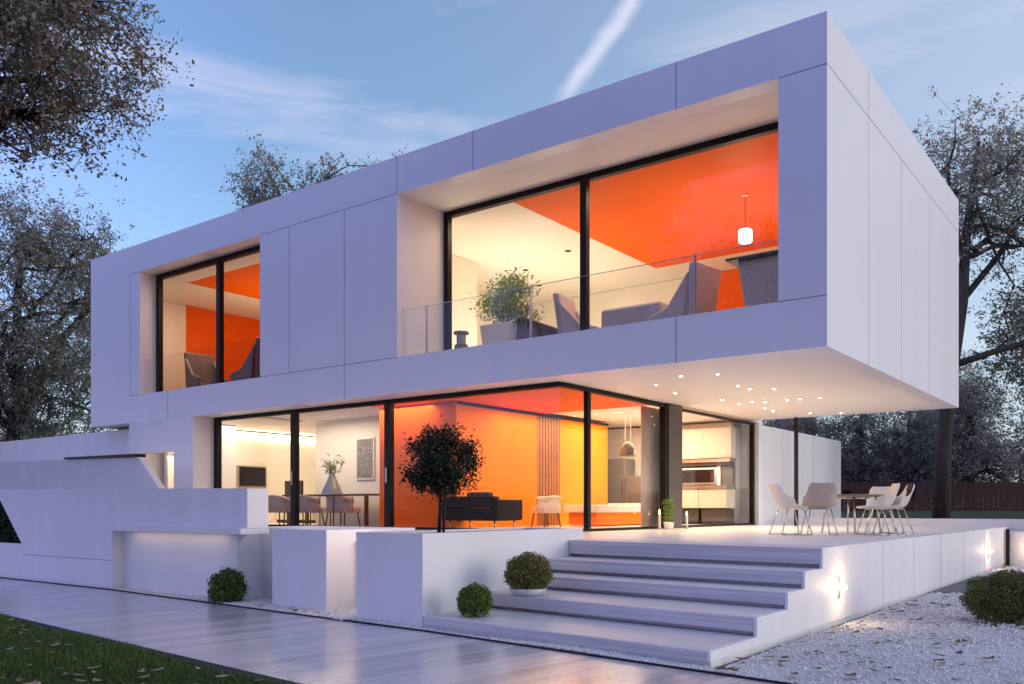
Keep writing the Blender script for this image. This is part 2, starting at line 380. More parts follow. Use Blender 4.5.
# ------------------------------------------------------------------ foliage
def leaf_cloud(P, size, aspect=.45, fold=.25, tilt=1.):
    """one folded pointed leaf (two triangles... as two quads) per point"""
    n = len(P); Rm = rot_mats(n, rng, tilt)
    shp = np.array([(-1, 0, 0), (0, aspect, fold), (1, 0, 0), (0, -aspect, fold)])
    V = np.einsum('nij,kj->nki', Rm, shp)*size[:, None, None] + P[:, None, :]
    F = np.array([(0, 2, 1), (0, 3, 2)])[None] + (np.arange(n)*4)[:, None, None]
    return V.reshape(-1, 3), F.reshape(-1, 3)

def ball_bush(name, loc, rx, rz, mat, n, leaf, label, cat='bush', rough=.06, wild=0., shell=.55, group=None, core=True):
    root = empty(name, loc, label, cat, group=group)
    d = rng.normal(size=(n, 3)); d /= np.linalg.norm(d, axis=1)[:, None]; d = d[d[:, 2] > -.75]
    lump = 1 + rough*(np.sin(d[:, 0]*7+1)*np.sin(d[:, 1]*6+2)+np.sin(d[:, 2]*8+d[:, 0]*4)) + wild*rng.normal(size=len(d))
    rr = (shell+(1-shell)*rng.random(len(d))**.5)*lump
    P = d*rr[:, None]*np.array((rx, rx, rz)) + np.array((0, 0, rz*.80))
    P = P[P[:, 2] > 0.005]
    V, F = leaf_cloud(P, leaf*(.7+.6*rng.random(len(P))))
    fast_mesh('foliage', V, F, mat, root)
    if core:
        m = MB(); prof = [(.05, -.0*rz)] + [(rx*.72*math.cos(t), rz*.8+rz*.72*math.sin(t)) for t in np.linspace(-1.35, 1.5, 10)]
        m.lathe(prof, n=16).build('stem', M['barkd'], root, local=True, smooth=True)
    return root

def tree(name, label, base, trunk, ells, n_limb, n_clus, per, leaf, mat, bark='bark', spread=.42, cat='tree', fork=.4, seed=0, group=None, tufts=()):
    """trunk = list of (x,y,z,r) offsets from base; ells = crown ellipsoids (cx,cy,cz,rx,ry,rz, weight) relative to base"""
    rg = np.random.default_rng(seed+100)
    root = empty(name, base, label, cat, group=group)
    tp = np.array([t[:3] for t in trunk], float); tr = np.array([t[3] for t in trunk])
    mt = MB(); mt.tube(tp, tr, 10)
    wts = np.array([e[6] for e in ells]); wts = wts/wts.sum()
    def sample(n, lo=.3):
        idx = rg.choice(len(ells), n, p=wts); d = rg.normal(size=(n, 3)); d /= np.linalg.norm(d, axis=1)[:, None]
        e = np.array([el[:6] for el in ells])[idx]
        return e[:, :3]+d*e[:, 3:6]*((lo+(1-lo)*rg.random(n))**.6)[:, None]
    tips = sample(n_limb, .25)
    limb_pts = []
    zs = np.cumsum(np.r_[0, np.linalg.norm(np.diff(tp, axis=0), axis=1)]); L = zs[-1]
    for t in tips:
        u = L*(fork+(1-fork)*rg.random()*.98); a = np.array([np.interp(u, zs, tp[:, k]) for k in range(3)]); ra = np.interp(u, zs, tr)
        q = []
        bend = rg.normal(size=3)*np.linalg.norm(t-a)*.10; bend[2] += .10*np.linalg.norm(t-a)
        for s_ in np.linspace(0, 1, 7):
            q.append(a+(t-a)*s_+bend*math.sin(math.pi*s_)+rg.normal(size=3)*.03*np.linalg.norm(t-a)*(0 < s_ < 1))
        r0 = min(ra*.62, .03+.022*np.linalg.norm(t-a)*1.4)
        mt.tube(q, list(np.linspace(r0, r0*.22, 7)), 6); limb_pts += [(p, r0*(1-.75*i/6)) for i, p in enumerate(q) if i > 1]
    for t in tufts: pass
    C = sample(n_clus, .12)
    LP = np.array([p for p, _ in limb_pts]); LR = np.array([r_ for _, r_ in limb_pts])
    for c in C:
        i = int(np.argmin(np.linalg.norm(LP-c, axis=1))); a = LP[i]; d = np.linalg.norm(c-a)
        mid = (a+c)/2+rg.normal(size=3)*.12*d
        mt.tube([a, mid, c], [max(.008, LR[i]*.5), max(.006, LR[i]*.3), .005], 4)
    # sprigs: tight tufts of leaves on twigs round every cluster centre
    ns = max(3, per//11); idx = np.repeat(np.arange(n_clus), rg.integers(int(ns*.45)+1, int(ns*1.5)+2, n_clus))
    sc = (spread*(.65+.7*rg.random(n_clus)))[idx]
    SP = C[idx]+np.clip(rg.normal(size=(len(idx), 3)), -1.7, 1.7)*sc[:, None]*np.array((1, 1, .75))
    for a, b in zip(C[idx][::2], SP[::2]): mt.tube([a, b], [.006, .003], 3)
    mt.build('trunk', M[bark], root, local=True, smooth=True)
    li = np.repeat(np.arange(len(SP)), rg.integers(7, 16, len(SP)))
    P = SP[li]+np.clip(rg.normal(size=(len(li), 3)), -1.8, 1.8)*(leaf*(1.1+1.3*rg.random(len(SP)))[li])[:, None]
    V, F = leaf_cloud(P, leaf*(.55+.75*rg.random(len(P))), aspect=.5)
    fast_mesh('crown', V, F, mat, root)
    return root

# ------------------------------------------------------------------ terrace, steps, planters
ZT = .83
SK = -.089                                                     # the steps run a few degrees off the house
def fy(x, y): return y+SK*(x+2.9)                              # front line of a step through (-2.9, y)
t = empty('terrace', (-2.9, 9.19, 0), 'pale stone terrace raised above the gravel in front of the glass walls', 'terrace')
d = MB().prism([(-2.95, 9.5), (-2.95, 22.3), (-21, 22.3), (-21, 8.9), (-11.5, 8.9), (-11.5, 7.62), (-7.35, 7.62), (-7.35, 9.9), (-6.2, 9.9)], 0, ZT)
d.build('deck', M['stone'], t)
prof = [(6.42, .035), (6.42, .118), (7.39, .118), (7.39, .288), (8.16, .288), (8.16, .448), (8.64, .448), (8.64, .618), (9.19, .618), (9.19, ZT+.003), (22.3, ZT+.003), (22.3, .035)]
m = MB().prism_x(prof, -2.93, -2.9).second()
for y in (11.57, 13.22, 15.02, 16.93, 19.0): m.box(-2.9, -2.8985, y-.006, y+.006, .04, ZT-.01)
m.build('side_wall', M['white'], t, mat2=M['joint'])
MB().prism_x([(6.45, -.05), (6.45, .033), (22.3, .033), (22.3, -.05)], -2.93, -2.912).build('plinth', M['white'], t)

st = empty('steps', (-4.6, 6.5, 0), 'five wide pale grey steps leading up to the terrace', 'steps')
zs = [0, .12, .29, .45, .62, .832]; ys = [6.42, 7.39, 8.16, 8.64, 9.19]
for i in range(5):
    y0 = ys[i]; y1 = (ys[i+1]+.25 if i < 4 else 9.9); lo = zs[i]+(.035 if i else -.02)
    m = MB().prism([(-6.255, fy(-6.255, y0)), (-2.932, y0+.004), (-2.932, y1), (-6.255, y1+.3)], lo, zs[i+1])
    if i: m.prism([(-6.25, fy(-6.25, y0)+.12), (-2.94, y0+.12), (-2.94, y1-.02), (-6.25, y1+.25)], zs[i]-.06, lo-.001)
    m.build('step', M['step'], st, bevel=.011)

w = empty('planter', (-6.77, 7.5, 0), 'tall white square planter block holding the small dark tree', 'planter')
m = MB(); m.box(-7.27, -6.262, 6.72, 6.86, -.05, .98); m.box(-7.27, -6.262, 9.72, 9.84, .5, .98); m.box(-7.27, -7.13, 6.86, 9.72, -.05, .98); m.box(-6.402, -6.262, 6.86, 9.72, -.05, .98)
m.build('planter_wall', M['white'], w)
MB().box(-7.13, -6.402, 6.86, 9.72, .5, .955).build('soil', M['soil'], w)
w = MB(); w.box(-9.19, -8.15, 7.05, 8.6, -.05, .985); tag(w.build('garden_block', M['white'], bevel=.006), 'white rectangular garden block with a warm-lit right side left of the planter', 'garden wall')
w = MB(); w.box(-10.3, -9.193, 7.5, 8.6, -.05, .985); tag(w.build('garden_block', M['white'], bevel=.006), 'dim grey-white recessed garden block right of the wild bush', 'garden wall')
w = MB(); w.box(-8.147, -7.30, 7.5, 7.6, -.05, .83); tag(w.build('garden_wall', M['white']), 'short white back wall of the warm-lit gap beside the planter', 'garden wall')

w = empty('garden_wall', (-14, 7.0, 0), 'angular white front wall with a slanted end and an overhanging ledge', 'garden wall')
m = MB(); m.prism_y([(-19.5, -.05), (-12.94, -.05), (-12.94, 1.552), (-17.02, 1.58), (-15.93, .60), (-19.5, .60)], 6.95, 7.30).second()
m.box(-15.9, -12.941, 6.9485, 6.95, .44, .45); m.build('front_face', M['white'], w, mat2=M['joint'])
MB().box(-12.938, -10.02, 7.12, 7.55, -.05, .903).build('recessed_face', M['white'], w)
MB().box(-12.85, -9.575, 6.85, 7.298, .905, .985).build('ledge', M['white'], w, bevel=.006)
MB().prism_y([(-12.938, .987), (-9.57, .987), (-9.57, 1.505), (-12.938, 1.55)], 6.952, 7.28).build('upper_face', M['white'], w)
w = empty('garden_wall', (-20, 10, 0), 'white wall with a slanted right end rising behind the angular front wall', 'garden wall')
MB().add([(-27, 10.3, 0), (-16.6, 10.3, 0), (-16.6, 10.15, 1.35), (-17.48, 9.95, 2.33), (-27, 9.95, 2.48), (-27, 10.45, 0), (-16.6, 10.45, 0), (-16.6, 10.28, 1.35), (-17.48, 10.12, 2.33), (-27, 10.12, 2.48)],
    [(0, 1, 2, 3, 4), (9, 8, 7, 6, 5), (1, 0, 5, 6), (2, 1, 6, 7), (3, 2, 7, 8), (4, 3, 8, 9), (0, 4, 9, 5)]).build('face', M['white'], w)
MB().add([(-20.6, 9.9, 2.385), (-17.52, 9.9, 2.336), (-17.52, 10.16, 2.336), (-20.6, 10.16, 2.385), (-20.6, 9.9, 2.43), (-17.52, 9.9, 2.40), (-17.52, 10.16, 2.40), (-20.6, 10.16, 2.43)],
    [(0, 3, 2, 1), (4, 5, 6, 7), (0, 1, 5, 4), (1, 2, 6, 5), (2, 3, 7, 6), (3, 0, 4, 7)]).build('shadow_line', M['dark'], w)  # dark strip standing for the shadow line along the wall top
w = MB(); w.box(-40, -21.07, 12.2, 12.45, 0, 3.33).second(); w.box(-29.4, -29.388, 12.1985, 12.2, .1, 3.32)
tag(w.build('garden_wall', M['white'], mat2=M['joint']), 'long high white boundary wall running left from under the upper storey', 'wall')

# parapet and far low wall right of the terrace
w = MB(); w.box(-8, 22, 22.3, 22.5, 0, 1.0); tag(w.build('parapet', M['white']), 'low white parapet along the back edge of the terrace', 'parapet')
w = MB(); w.box(-2.895, 12, 21.62, 21.85, -.05, .74); tag(w.build('garden_wall', M['white']), 'low white wall at the far end of the gravel, lit by a lamp', 'garden wall')
w = MB(); w.box(-2.87, -2.80, 21.5, 21.57, -.05, .80); tag(w.build('bollard', M['dark'], bevel=.01), 'slim dark post standing at the far terrace corner', 'post')
w = MB(); w.box(-8.6, -8.33, 21.21, 28.2, 0, 3.36).second()
for y in (23.0, 25.6): w.box(-8.33, -8.3285, y-.008, y+.008, .1, 3.35)
tag(w.build('garden_wall', M['white'], mat2=M['joint']), 'tall white panelled wall continuing behind the house past the outdoor table', 'wall')
w = MB(); w.box(-7.14, -7.06, 20.5, 20.58, ZT, 3.39); tag(w.build('support_post', M['dark'], bevel=.006), 'slender black steel post carrying the back of the overhang', 'post')

# ------------------------------------------------------------------ house
X0, X1, Y0, Y1 = -22.96, -3.65, 11.75, 20.7
ZB, ZTOP = 3.4, 7.85
H = empty('house', (-13, 12, 0), 'white two-storey cubic modern house with big lit windows and orange interior', 'house')
m = MB()                                                       # upper storey shell
OA, OB, OC, OD, OZ0, OZ1 = -20.54, -15.73, -11.6, -4.31, 4.08, 7.15
for a, b in ((X0, OA), (OB, OC), (OD, X1)): m.box(a, b, Y0, Y0+.3, OZ0, OZ1)
m.box(X0, X1, Y0, Y0+.3, OZ1, ZTOP); m.box(X0, X1, Y0, Y0+.3, ZB, OZ0)
m.box(X1-.3, X1, Y0+.3, Y1, ZB, ZTOP); m.box(X0, X0+.3, Y0+.3, Y1, ZB, ZTOP); m.box(X0+.3, X1-.3, Y1-.3, Y1, ZB, ZTOP)
upper = m
GB, GA = 13.12, 12.24                                          # glass planes of the big and the small upper window
for a, b, g, wd in ((OC, OD, GB, .15), (OA, OB, GA, .12)):
    m = MB(); m.box(a-wd, a, Y0+.3, g+.1, OZ0, OZ1); m.box(b, b+wd, Y0+.3, g+.1, OZ0, OZ1)
    m.box(a-wd, b+wd, Y0+.3, g+.1, OZ1, OZ1+.1); m.box(a-wd, b+wd, Y0+.3, g+.1, OZ0-.1, OZ0)
    m.build('window_reveal', M['soffit'], H)
MB().box(X0+.3, X1-.3, Y0+.3, Y1-.3, 7.55, 7.78).build('roof', M['white'], H)
MB().box(X0+.3, X1-.3, Y0+.3, Y1-.3, ZB+.004, ZB+.15).build('soffit', M['soffit'], H)
MB().box(X0+.3, X1-.3, Y0+.302, Y1-.3, 3.6, 3.97).build('floor_slab', M['floor_in'], H)
j = upper.second(); f = Y0-.0012                                          # cladding joints on the front face
def hj(x0, x1, z): j.box(x0, x1, f, Y0, z-.007, z+.007)
def vj(x, z0, z1): j.box(x-.007, x+.007, f, Y0, z0, z1)
hj(-21.0, OA-.001, OZ1); hj(OB+.001, OC-.001, OZ1); hj(OD+.001, X1, OZ1); hj(-21.0, OA-.001, OZ0); hj(OB+.001, OC-.001, OZ0); hj(OD+.001, X1, OZ0)
for x in (-21.0, -14.75, -13.05): vj(x, OZ0, OZ1)
for x in (-9.75, -5.85): vj(x, OZ1+.002, ZTOP)
for x in (-13.05, -5.85): vj(x, ZB, OZ0-.002)
vj(-19.3, ZB, OZ0-.002); vj(-11.6, OZ1+.002, ZTOP)
f2 = X1+.0012
j.box(X1, f2, Y0, Y1, OZ1-.007, OZ1+.007)
for y in (13.75, 15.75, 17.9): j.box(X1, f2, y-.007, y+.007, ZB, OZ1-.008)
j.box(X1, f2, 13.74, 13.754, OZ1+.008, ZTOP)
j.build('wall', M['clad'], H, mat2=M['joint'])

# ground storey
YG = 21.2
m = MB(); WX = -18.24
m.box(-19.05, WX, Y0+.002, Y0+.3, 0, ZB); m.box(-21.05, -19.05, Y0+.002, Y0+.3, 2.62, ZB); m.box(-21.05, -20.85, Y0+.302, YG-.25, 0, ZB-.03)
m.box(WX-.2, WX, Y0+.3, 12.5, 0, ZB); m.box(-19.25, -19.05, Y0+.3, 13.5, 0, ZB)
m.box(-21.05, -8.60, YG-.25, YG, 0, ZB-.03); m.box(-8.60, -8.18, YG-.25, YG, 0, ZB-.03)
m.build('wall', M['white'], H)
MB().box(-21.05, -8.18, Y1+.003, YG, ZB-.028, ZB+.12).build('roof', M['white'], H)
m = MB(); m.box(-20.84, -19.26, 13.3, 13.5, 0, ZB); m.build('wall', M['cream'], H)

def window(name, frame_boxes, panes, extra=()):
    fm = MB()
    for b in frame_boxes: fm.box(*b)
    fr = fm.build('window_frame', M['dark'], H)
    for p in panes: MB().box(*p).build('pane', M['glass'], fr)
    return fr
# big upper window: left jamb, mullion, head, sill
fw = .10
window('', [(OC+.003, OC+.12, GB-.06, GB+.06, OZ0, OZ1), (-8.375, -8.245, GB-.06, GB+.06, OZ0+.06, OZ1-.11), (OD-.10, OD-.003, GB-.06, GB+.06, OZ0, OZ1),
            (OC+.12, OD-.10, GB-.06, GB+.06, OZ1-.11, OZ1-.002), (OC+.12, OD-.10, GB-.06, GB+.06, OZ0+.002, OZ0+.06)],
       [(OC+.12, -8.375, GB-.008, GB+.008, OZ0+.06, OZ1-.11), (-8.245, OD-.10, GB-.008, GB+.008, OZ0+.06, OZ1-.11)])
window('', [(OA+.003, OA+.13, GA-.06, GA+.06, OZ0, OZ1), (-17.97, -17.83, GA-.06, GA+.06, OZ0+.06, OZ1-.11), (OB-.10, OB-.003, GA-.06, GA+.06, OZ0, OZ1),
            (OA+.13, OB-.10, GA-.06, GA+.06, OZ1-.11, OZ1-.002), (OA+.13, OB-.10, GA-.06, GA+.06, OZ0+.002, OZ0+.06)],
       [(OA+.13, -17.97, GA-.008, GA+.008, OZ0+.06, OZ1-.11), (-17.83, OB-.10, GA-.008, GA+.008, OZ0+.06, OZ1-.11)])
# ground floor glazing: front run and right run, frameless at the corner
GX, GY, ZH = -8.33, 12.36, ZB
window('', [(WX+.002, WX+.15, GY-.06, GY+.06, ZT, ZH-.002), (-15.40, -15.24, GY-.06, GY+.06, ZT+.05, ZH-.08), (-12.50, -12.34, GY-.06, GY+.06, ZT+.05, ZH-.08),
            (WX+.15, GX+.04, GY-.06, GY+.06, ZH-.08, ZH-.002), (WX+.15, GX+.04, GY-.06, GY+.06, ZT+.003, ZT+.05)],
       [(WX+.15, -15.40, GY-.008, GY+.008, ZT+.05, ZH-.08), (-15.24, -12.50, GY-.008, GY+.008, ZT+.05, ZH-.08), (-12.34, GX, GY-.008, GY+.008, ZT+.05, ZH-.08)])
window('', [(GX-.05, GX+.05, 13.19, 13.28, ZT+.05, ZH-.08), (GX-.05, GX+.05, 20.85, 20.95, ZT, ZH-.035),
            (GX-.05, GX+.05, GY+.065, 16.12, ZH-.08, ZH-.002), (GX-.05, GX+.05, GY+.065, 16.12, ZT+.003, ZT+.05),
            (GX-.05, GX+.05, 16.83, 20.85, ZH-.085, ZH-.035), (GX-.05, GX+.05, 16.83, 20.85, ZT+.003, ZT+.05), (GX-.07, GX+.07, 16.12, 16.22, ZT, ZH-.001)],
       [(GX-.008, GX+.008, GY+.012, 13.19, ZT+.05, ZH-.08), (GX-.008, GX+.008, 13.28, 16.12, ZT+.05, ZH-.08), (GX-.008, GX+.008, 16.83, 20.85, ZT+.05, ZH-.08)])
MB().box(GX-.10, GX+.10, 16.221, 16.83, ZT, ZH-.001).build('column', M['column'], H, bevel=.008)
for x in (-15.32, -12.42): MB().box(x-.02, x+.02, GY-.10, GY-.061, 1.75, 2.05).build('door_handle', M['steel'], H, bevel=.006)
# balustrade at the balcony edge
BY = Y0+.12
m = MB()
for x0, x1 in ((OC+.02, -10.98), (-10.95, -8.6), (-8.57, -5.62), (-5.59, OD-.02)): m.box(x0, x1, BY-.008, BY+.008, OZ0+.01, 4.97)
bl = m.build('balustrade', M['rail'], H)
MB().box(OC+.02, OD-.02, BY-.009, BY+.009, 4.9705, 4.977).build('handrail', M['steel'], bl)
for x in (-10.965, -8.585, -5.605): MB().box(x-.012, x+.012, BY-.02, BY+.02, OZ0, 4.98).build('baluster', M['steel'], bl)
m = MB(); m.box(OA+.02, -19.45, Y0+.112, Y0+.128, OZ0+.01, 4.97); m.box(-19.42, OB-.02, Y0+.112, Y0+.128, OZ0+.01, 4.97); m.build('balustrade', M['rail'], H)

# interior fabric of the house, upper floor
MB().box(-10.0, X1-.31, GB+.12, 19.0, 7.07, 7.2).build('orange_ceiling', M['orange'], H); MB().box(-20.3, -15.2, 12.9, Y1-.31, 7.07, 7.2).build('orange_ceiling', M['orange'], H)
m = MB(); m.box(-14.9, -10.001, GB+.12, Y1-.31, 7.07, 7.2); m.box(-10.0, X1-.31, 19.001, Y1-.31, 7.07, 7.2); m.box(X0+.31, -20.301, GA+.12, Y1-.31, 7.07, 7.2); m.box(-20.3, -15.2, GA+.12, 12.899, 7.07, 7.2)
m.build('ceiling', M['cream'], H)
m = MB(); m.box(-15.2, -14.9, 12.36, Y1-.31, 3.97, 7.2); m.box(-14.89, -9.5, 20.2, 20.39, 3.97, 7.06)
m.box(-13.3, -13.15, 13.9, 16.0, 3.97, 7.06); m.box(-14.9, -11.75, GB, GB+.1, 3.97, 7.06)
m.build('partition', M['cream'], H); MB().box(X0+.302, X0+.4, 12.4, 14.3, 3.97, 7.06).build('partition', M['cream'], H)
MB().box(X0+.302, X0+.4, 14.302, Y1-.31, 3.97, 7.06).build('orange_wall', M['orange'], H)
for b in ((-9.499, X1-.31, 20.2, 20.39), (X1-.4, X1-.301, GB+.1, 20.19), (X0+.41, -15.21, 20.2, 20.39), (-15.30, -15.201, 12.4, 20.19)): MB().box(*b, 3.97, 7.06).build('orange_wall', M['orange'], H)
# interior, ground floor
MB().box(-20.84, GX-.06, GY+.065, YG-.26, ZT+.004, ZT+.02).build('floor', plain('interior_floor', (.62, .52, .44), .3, var=.05), H)
MB().box(-13.45, -11.36, 13.1, 18.9, ZT+.02, 3.36).build('orange_core_wall', M['orange'], H)
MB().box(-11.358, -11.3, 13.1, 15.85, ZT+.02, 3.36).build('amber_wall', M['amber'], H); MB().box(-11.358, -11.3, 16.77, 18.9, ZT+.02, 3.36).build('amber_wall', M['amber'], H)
m = MB(); m.box(-11.358, -11.34, 15.852, 16.768, ZT+.02, 3.36)
for k in range(8): m.box(-11.34, -11.305, 15.87+k*.113, 15.87+k*.113+.085, ZT+.02, 3.33)
m.build('ribbed_panel', M['rib'], H)
MB().box(-17.05, -13.452, 14.4, 14.55, ZT+.02, 3.36).build('partition', M['cream'], H)
MB().box(-20.6, -20.45, 12.45, 20.4, ZT+.02, 3.36).build('partition', M['cream'], H)
MB().box(-20.44, -13.46, 18.0, 18.15, ZT+.02, 3.36).build('partition', M['cream'], H)
MB().box(-13.4, -8.62, 20.3, 20.45, ZT+.02, 3.36).build('partition', M['cream'], H)
MB().box(-13.4, GX-.12, 12.5, 16.1, 3.372, 3.40).build('orange_ceiling', M['orange'], H)  # patch coloured orange for the glow reflected onto the living room ceiling
MB().box(-11.298, -11.25, 13.12, 18.88, 3.31, 3.36).build('ceiling_track', M['dark'], H)
MB().box(-20.44, -20.38, 12.6, 17.9, 3.24, 3.28).build('cove_light', M['cove'], H)
m = MB(); m.box(-20.84, -17.06, GY+.07, 14.0, 3.362, 3.40); m.build('ceiling', M['cream'], H)

# ------------------------------------------------------------------ lamps
DL = [(656,385),(681,376),(718,374),(738,386),(750,389),(675,393),(722,400),(739,404),(752,402),(765,402),(774,389),(765,408),(773,411),(787,400),(800,399),(820,398),(810,413),(841,413)]
_a = R(37.12138); _s, _c = math.sin(_a), math.cos(_a)
DLP = []
for px, py in DL:
    d_ = 872*(ZB-1.25)/(508-py); l_ = (px-512)/872*d_
    DLP.append((round(l_*_c-d_*_s, 2), round(l_*_s+d_*_c, 2)))
first = None
for x, y in DLP:
    if first is None:
        first = empty('downlight', (x, y, ZB), 'tiny glowing recessed downlight in the cream overhang soffit', 'downlight', group='recessed downlights in the overhang soffit')
        MB().lathe([(.034, -.003), (.034, .003), (.023, .003), (.023, -.003)], n=16).build('trim_ring', M['ceramic'], first, local=True)
        MB().lathe([(.022, -.005), (.022, .003)], n=16).build('lamp_disc', M['disc'], first, local=True)
        sp = lamp('downlight_beam', 'SPOT', (x, y, ZB-.02), 20, SOFTW, first, spot_size=R(130), spot_blend=.9, shadow_soft_size=.04)
    else:
        c = copy_tree(first); c.location = (x, y, ZB)

def sconce(loc, rz, label):
    r_ = empty('wall_lamp', loc, label, 'wall lamp', rz, group='metal wall lamps along the terrace base')
    MB().prism_x([(-.0, -.13), (.022, -.08), (.03, 0), (.022, .08), (0, .13), (-.022, .08), (-.03, 0), (-.022, -.08)], .002, .02).build('backplate', M['steel'], r_, local=True, bevel=.004)
    MB().tube([(.02, 0, 0), (.05, 0, 0)], .014).build('bracket', M['column'], r_, local=True)
    for s_ in (-1, 1):
        MB().lathe([(.006, -.030), (.022, -.024), (.031, 0), (.022, .024), (.006, .030)], (.06, .034*s_, 0), 14).build('bulb', M['bulb'], r_, local=True, smooth=True)
    l = lamp('lamp_glow', 'POINT', loc, 2.2, (1, .66, .34), None, shadow_soft_size=.06); l.location = (.17, 0, .02); l.parent = r_
    return r_
sconce((-2.9, 9.71, .385), 0, 'lit metal wall lamp on the white terrace side nearest the steps')
sconce((-2.9, 19.4, .40), 0, 'lit metal wall lamp at the far end of the terrace side wall')
sconce((-2.35, 21.62, .40), R(-90), 'small lit wall lamp on the low wall past the dark corner post')

E_IN = .5
def room_lamp(x, y, z, e, sx, sy, col=WARM, up=False):
    return lamp('room_light', 'AREA', (x, y, z), e*E_IN, col, H, rot=(R(180) if up else 0, 0, 0), shape='RECTANGLE', size=sx, size_y=sy)
room_lamp(-18.8, 13.6, 3.32, 60, 2.4, 1.2, SOFTW); room_lamp(-15.8, 13.4, 3.33, 45, 2.0, 1.0, SOFTW); room_lamp(-18.5, 16.2, 3.33, 50, 2, 2, SOFTW)
room_lamp(-9.9, 14.6, 3.33, 75, 1.2, 2.6, (1, .66, .30)); room_lamp(-10.95, 15.6, 3.30, 24, .15, 2.6, (1, .72, .25)); room_lamp(-10.95, 17.9, 3.30, 24, .15, 1.8, (1, .72, .25)); room_lamp(-9.8, 18.2, 3.33, 130, 1.4, 2.4, SOFTW)
room_lamp(-13.0, 12.9, 3.33, 35, 2.2, .6, WARM)
# upper floor: unseen lamps added to brighten ceilings from below and furniture from above
room_lamp(-12.0, 16.8, 4.25, 175, 2.4, 4.5, (1, .79, .55), up=True); room_lamp(-7.0, 16.5, 4.5, 78, 4.0, 3.0, (1, .72, .44), up=True)
room_lamp(-11.0, 13.9, 7.0, 40, 1.2, 1.0, SOFTW); room_lamp(-7.0, 13.9, 7.0, 80, 4.0, .8, SOFTW)
room_lamp(-18.4, 15.8, 4.6, 120, 3, 3.5, (1, .72, .42), up=True); room_lamp(-19.6, 13.3, 7.0, 65, 3.5, .8, (1, .74, .48))
# side entrance niche, plinth recess and the gap beside the planter
lamp('niche_light', 'AREA', (-20.1, 13.0, 2.58), 9, WARM, H, shape='RECTANGLE', size=.8, size_y=1.2)
lamp('recess_light', 'AREA', (-11.4, 6.97, .89), .7, (1, .74, .52), None, rot=(R(15), 0, 0), shape='RECTANGLE', size=2.4, size_y=.10)
lamp('gap_light', 'AREA', (-7.36, 7.28, .93), 2.2, (1, .74, .5), None, rot=(0, R(50), 0), shape='RECTANGLE', size=.1, size_y=.5)
lamp('step_light', 'SPOT', (-4.9, 7.2, .5), 0, (1, .76, .5), None)

def pendant_light(x, y, z, zc, label, shade_mat, w=.10, h=.2, e=12):
    r_ = empty('pendant_lamp', (x, y, z), label, 'pendant lamp')
    MB().lathe([(w*.7, -h*.5), (w, -h*.45), (w, h*.42), (w*.8, h*.5), (.01, h*.5)], n=20).build('lamp_shade', shade_mat, r_, local=True, smooth=True, bevel=.005)
    MB().tube([(0, 0, h*.5), (0, 0, zc-z-.02)], .006, 6).build('cord', M['dark'], r_, local=True)
    MB().lathe([(.05, zc-z-.03), (.05, zc-z-.001)], n=16).build('canopy', M['ceramic'], r_, local=True)
    lamp('pendant_glow', 'POINT', (x, y, z-h*.5-.12), e, SOFTW, r_, shadow_soft_size=.08)
    return r_
pendant_light(-6.31, 15.5, 6.29, 7.07, 'small white glowing pendant lamp upstairs against the orange ceiling', M['shade'], .12, .24)

def dome_pendant(x, y, z, label):
    r_ = empty('pendant_lamp', (x, y, z), label, 'pendant lamp')
    MB().lathe([(.17, -.15), (.18, -.13), (.17, .0), (.11, .12), (.03, .17), (.01, .17)], n=24).build('lamp_shade', M['pendant'], r_, local=True, smooth=True)
    for s_ in (-1, 1): MB().tube([(s_*.07, 0, .12), (s_*.07, 0, 3.38-z)], .011, 6).build('rod', M['ceramic'], r_, local=True)
    return r_
dome_pendant(-9.64, 17.0, 2.55, 'dark grey dome pendant on two white rods inside the kitchen glass')
r_ = empty('pendant_lamp', (-9.3, 17.3, 2.5), 'small lit opal pendant beside the dark dome in the kitchen', 'pendant lamp')
MB().lathe([(.06, -.14), (.09, -.08), (.09, .08), (.04, .14), (.01, .14)], n=18).build('lamp_shade', M['shade'], r_, local=True, smooth=True)
MB().tube([(0, 0, .14), (0, 0, .88)], .008, 6).build('cord', M['ceramic'], r_, local=True)

# ------------------------------------------------------------------ furniture
def add_leg(root, p0, p1, r_, mat, name='leg', n=8): return MB().tube([p0, p1], r_, n).build(name, mat, root, local=True, smooth=True)

def shell_mesh(wf=.25, wb=.19, h=.80, sit=.43):
    prof = [(.27, sit-.015), (.20, sit), (.08, sit-.015), (-.05, sit-.02), (-.15, sit+.0), (-.205, sit+.06), (-.235, sit+.15), (-.262, sit+.25), (-.285, h-.05), (-.295, h)]
    nu = 13; V = []; F = []
    for i, (y, z) in enumerate(prof):
        f_ = i/(len(prof)-1); w = wf*(1-.0*f_) if f_ < .5 else wf+(wb-wf)*((f_-.5)/.5)
        if i == 0: w *= .86
        if i == len(prof)-1: w *= .88
        for k_ in range(nu):
            u = -1+2*k_/(nu-1); cup = .075*abs(u)**3
            side = cup*(1.5*math.exp(-((f_-.5)/.2)**2)+.25)
            V.append((u*w, y+(side*.9 if f_ > .4 else 0), z+(side if f_ < .6 else side*.3)))
    for i in range(len(prof)-1):
        for k_ in range(nu-1): F.append((i*nu+k_, i*nu+k_+1, (i+1)*nu+k_+1, (i+1)*nu+k_))
    return V, F
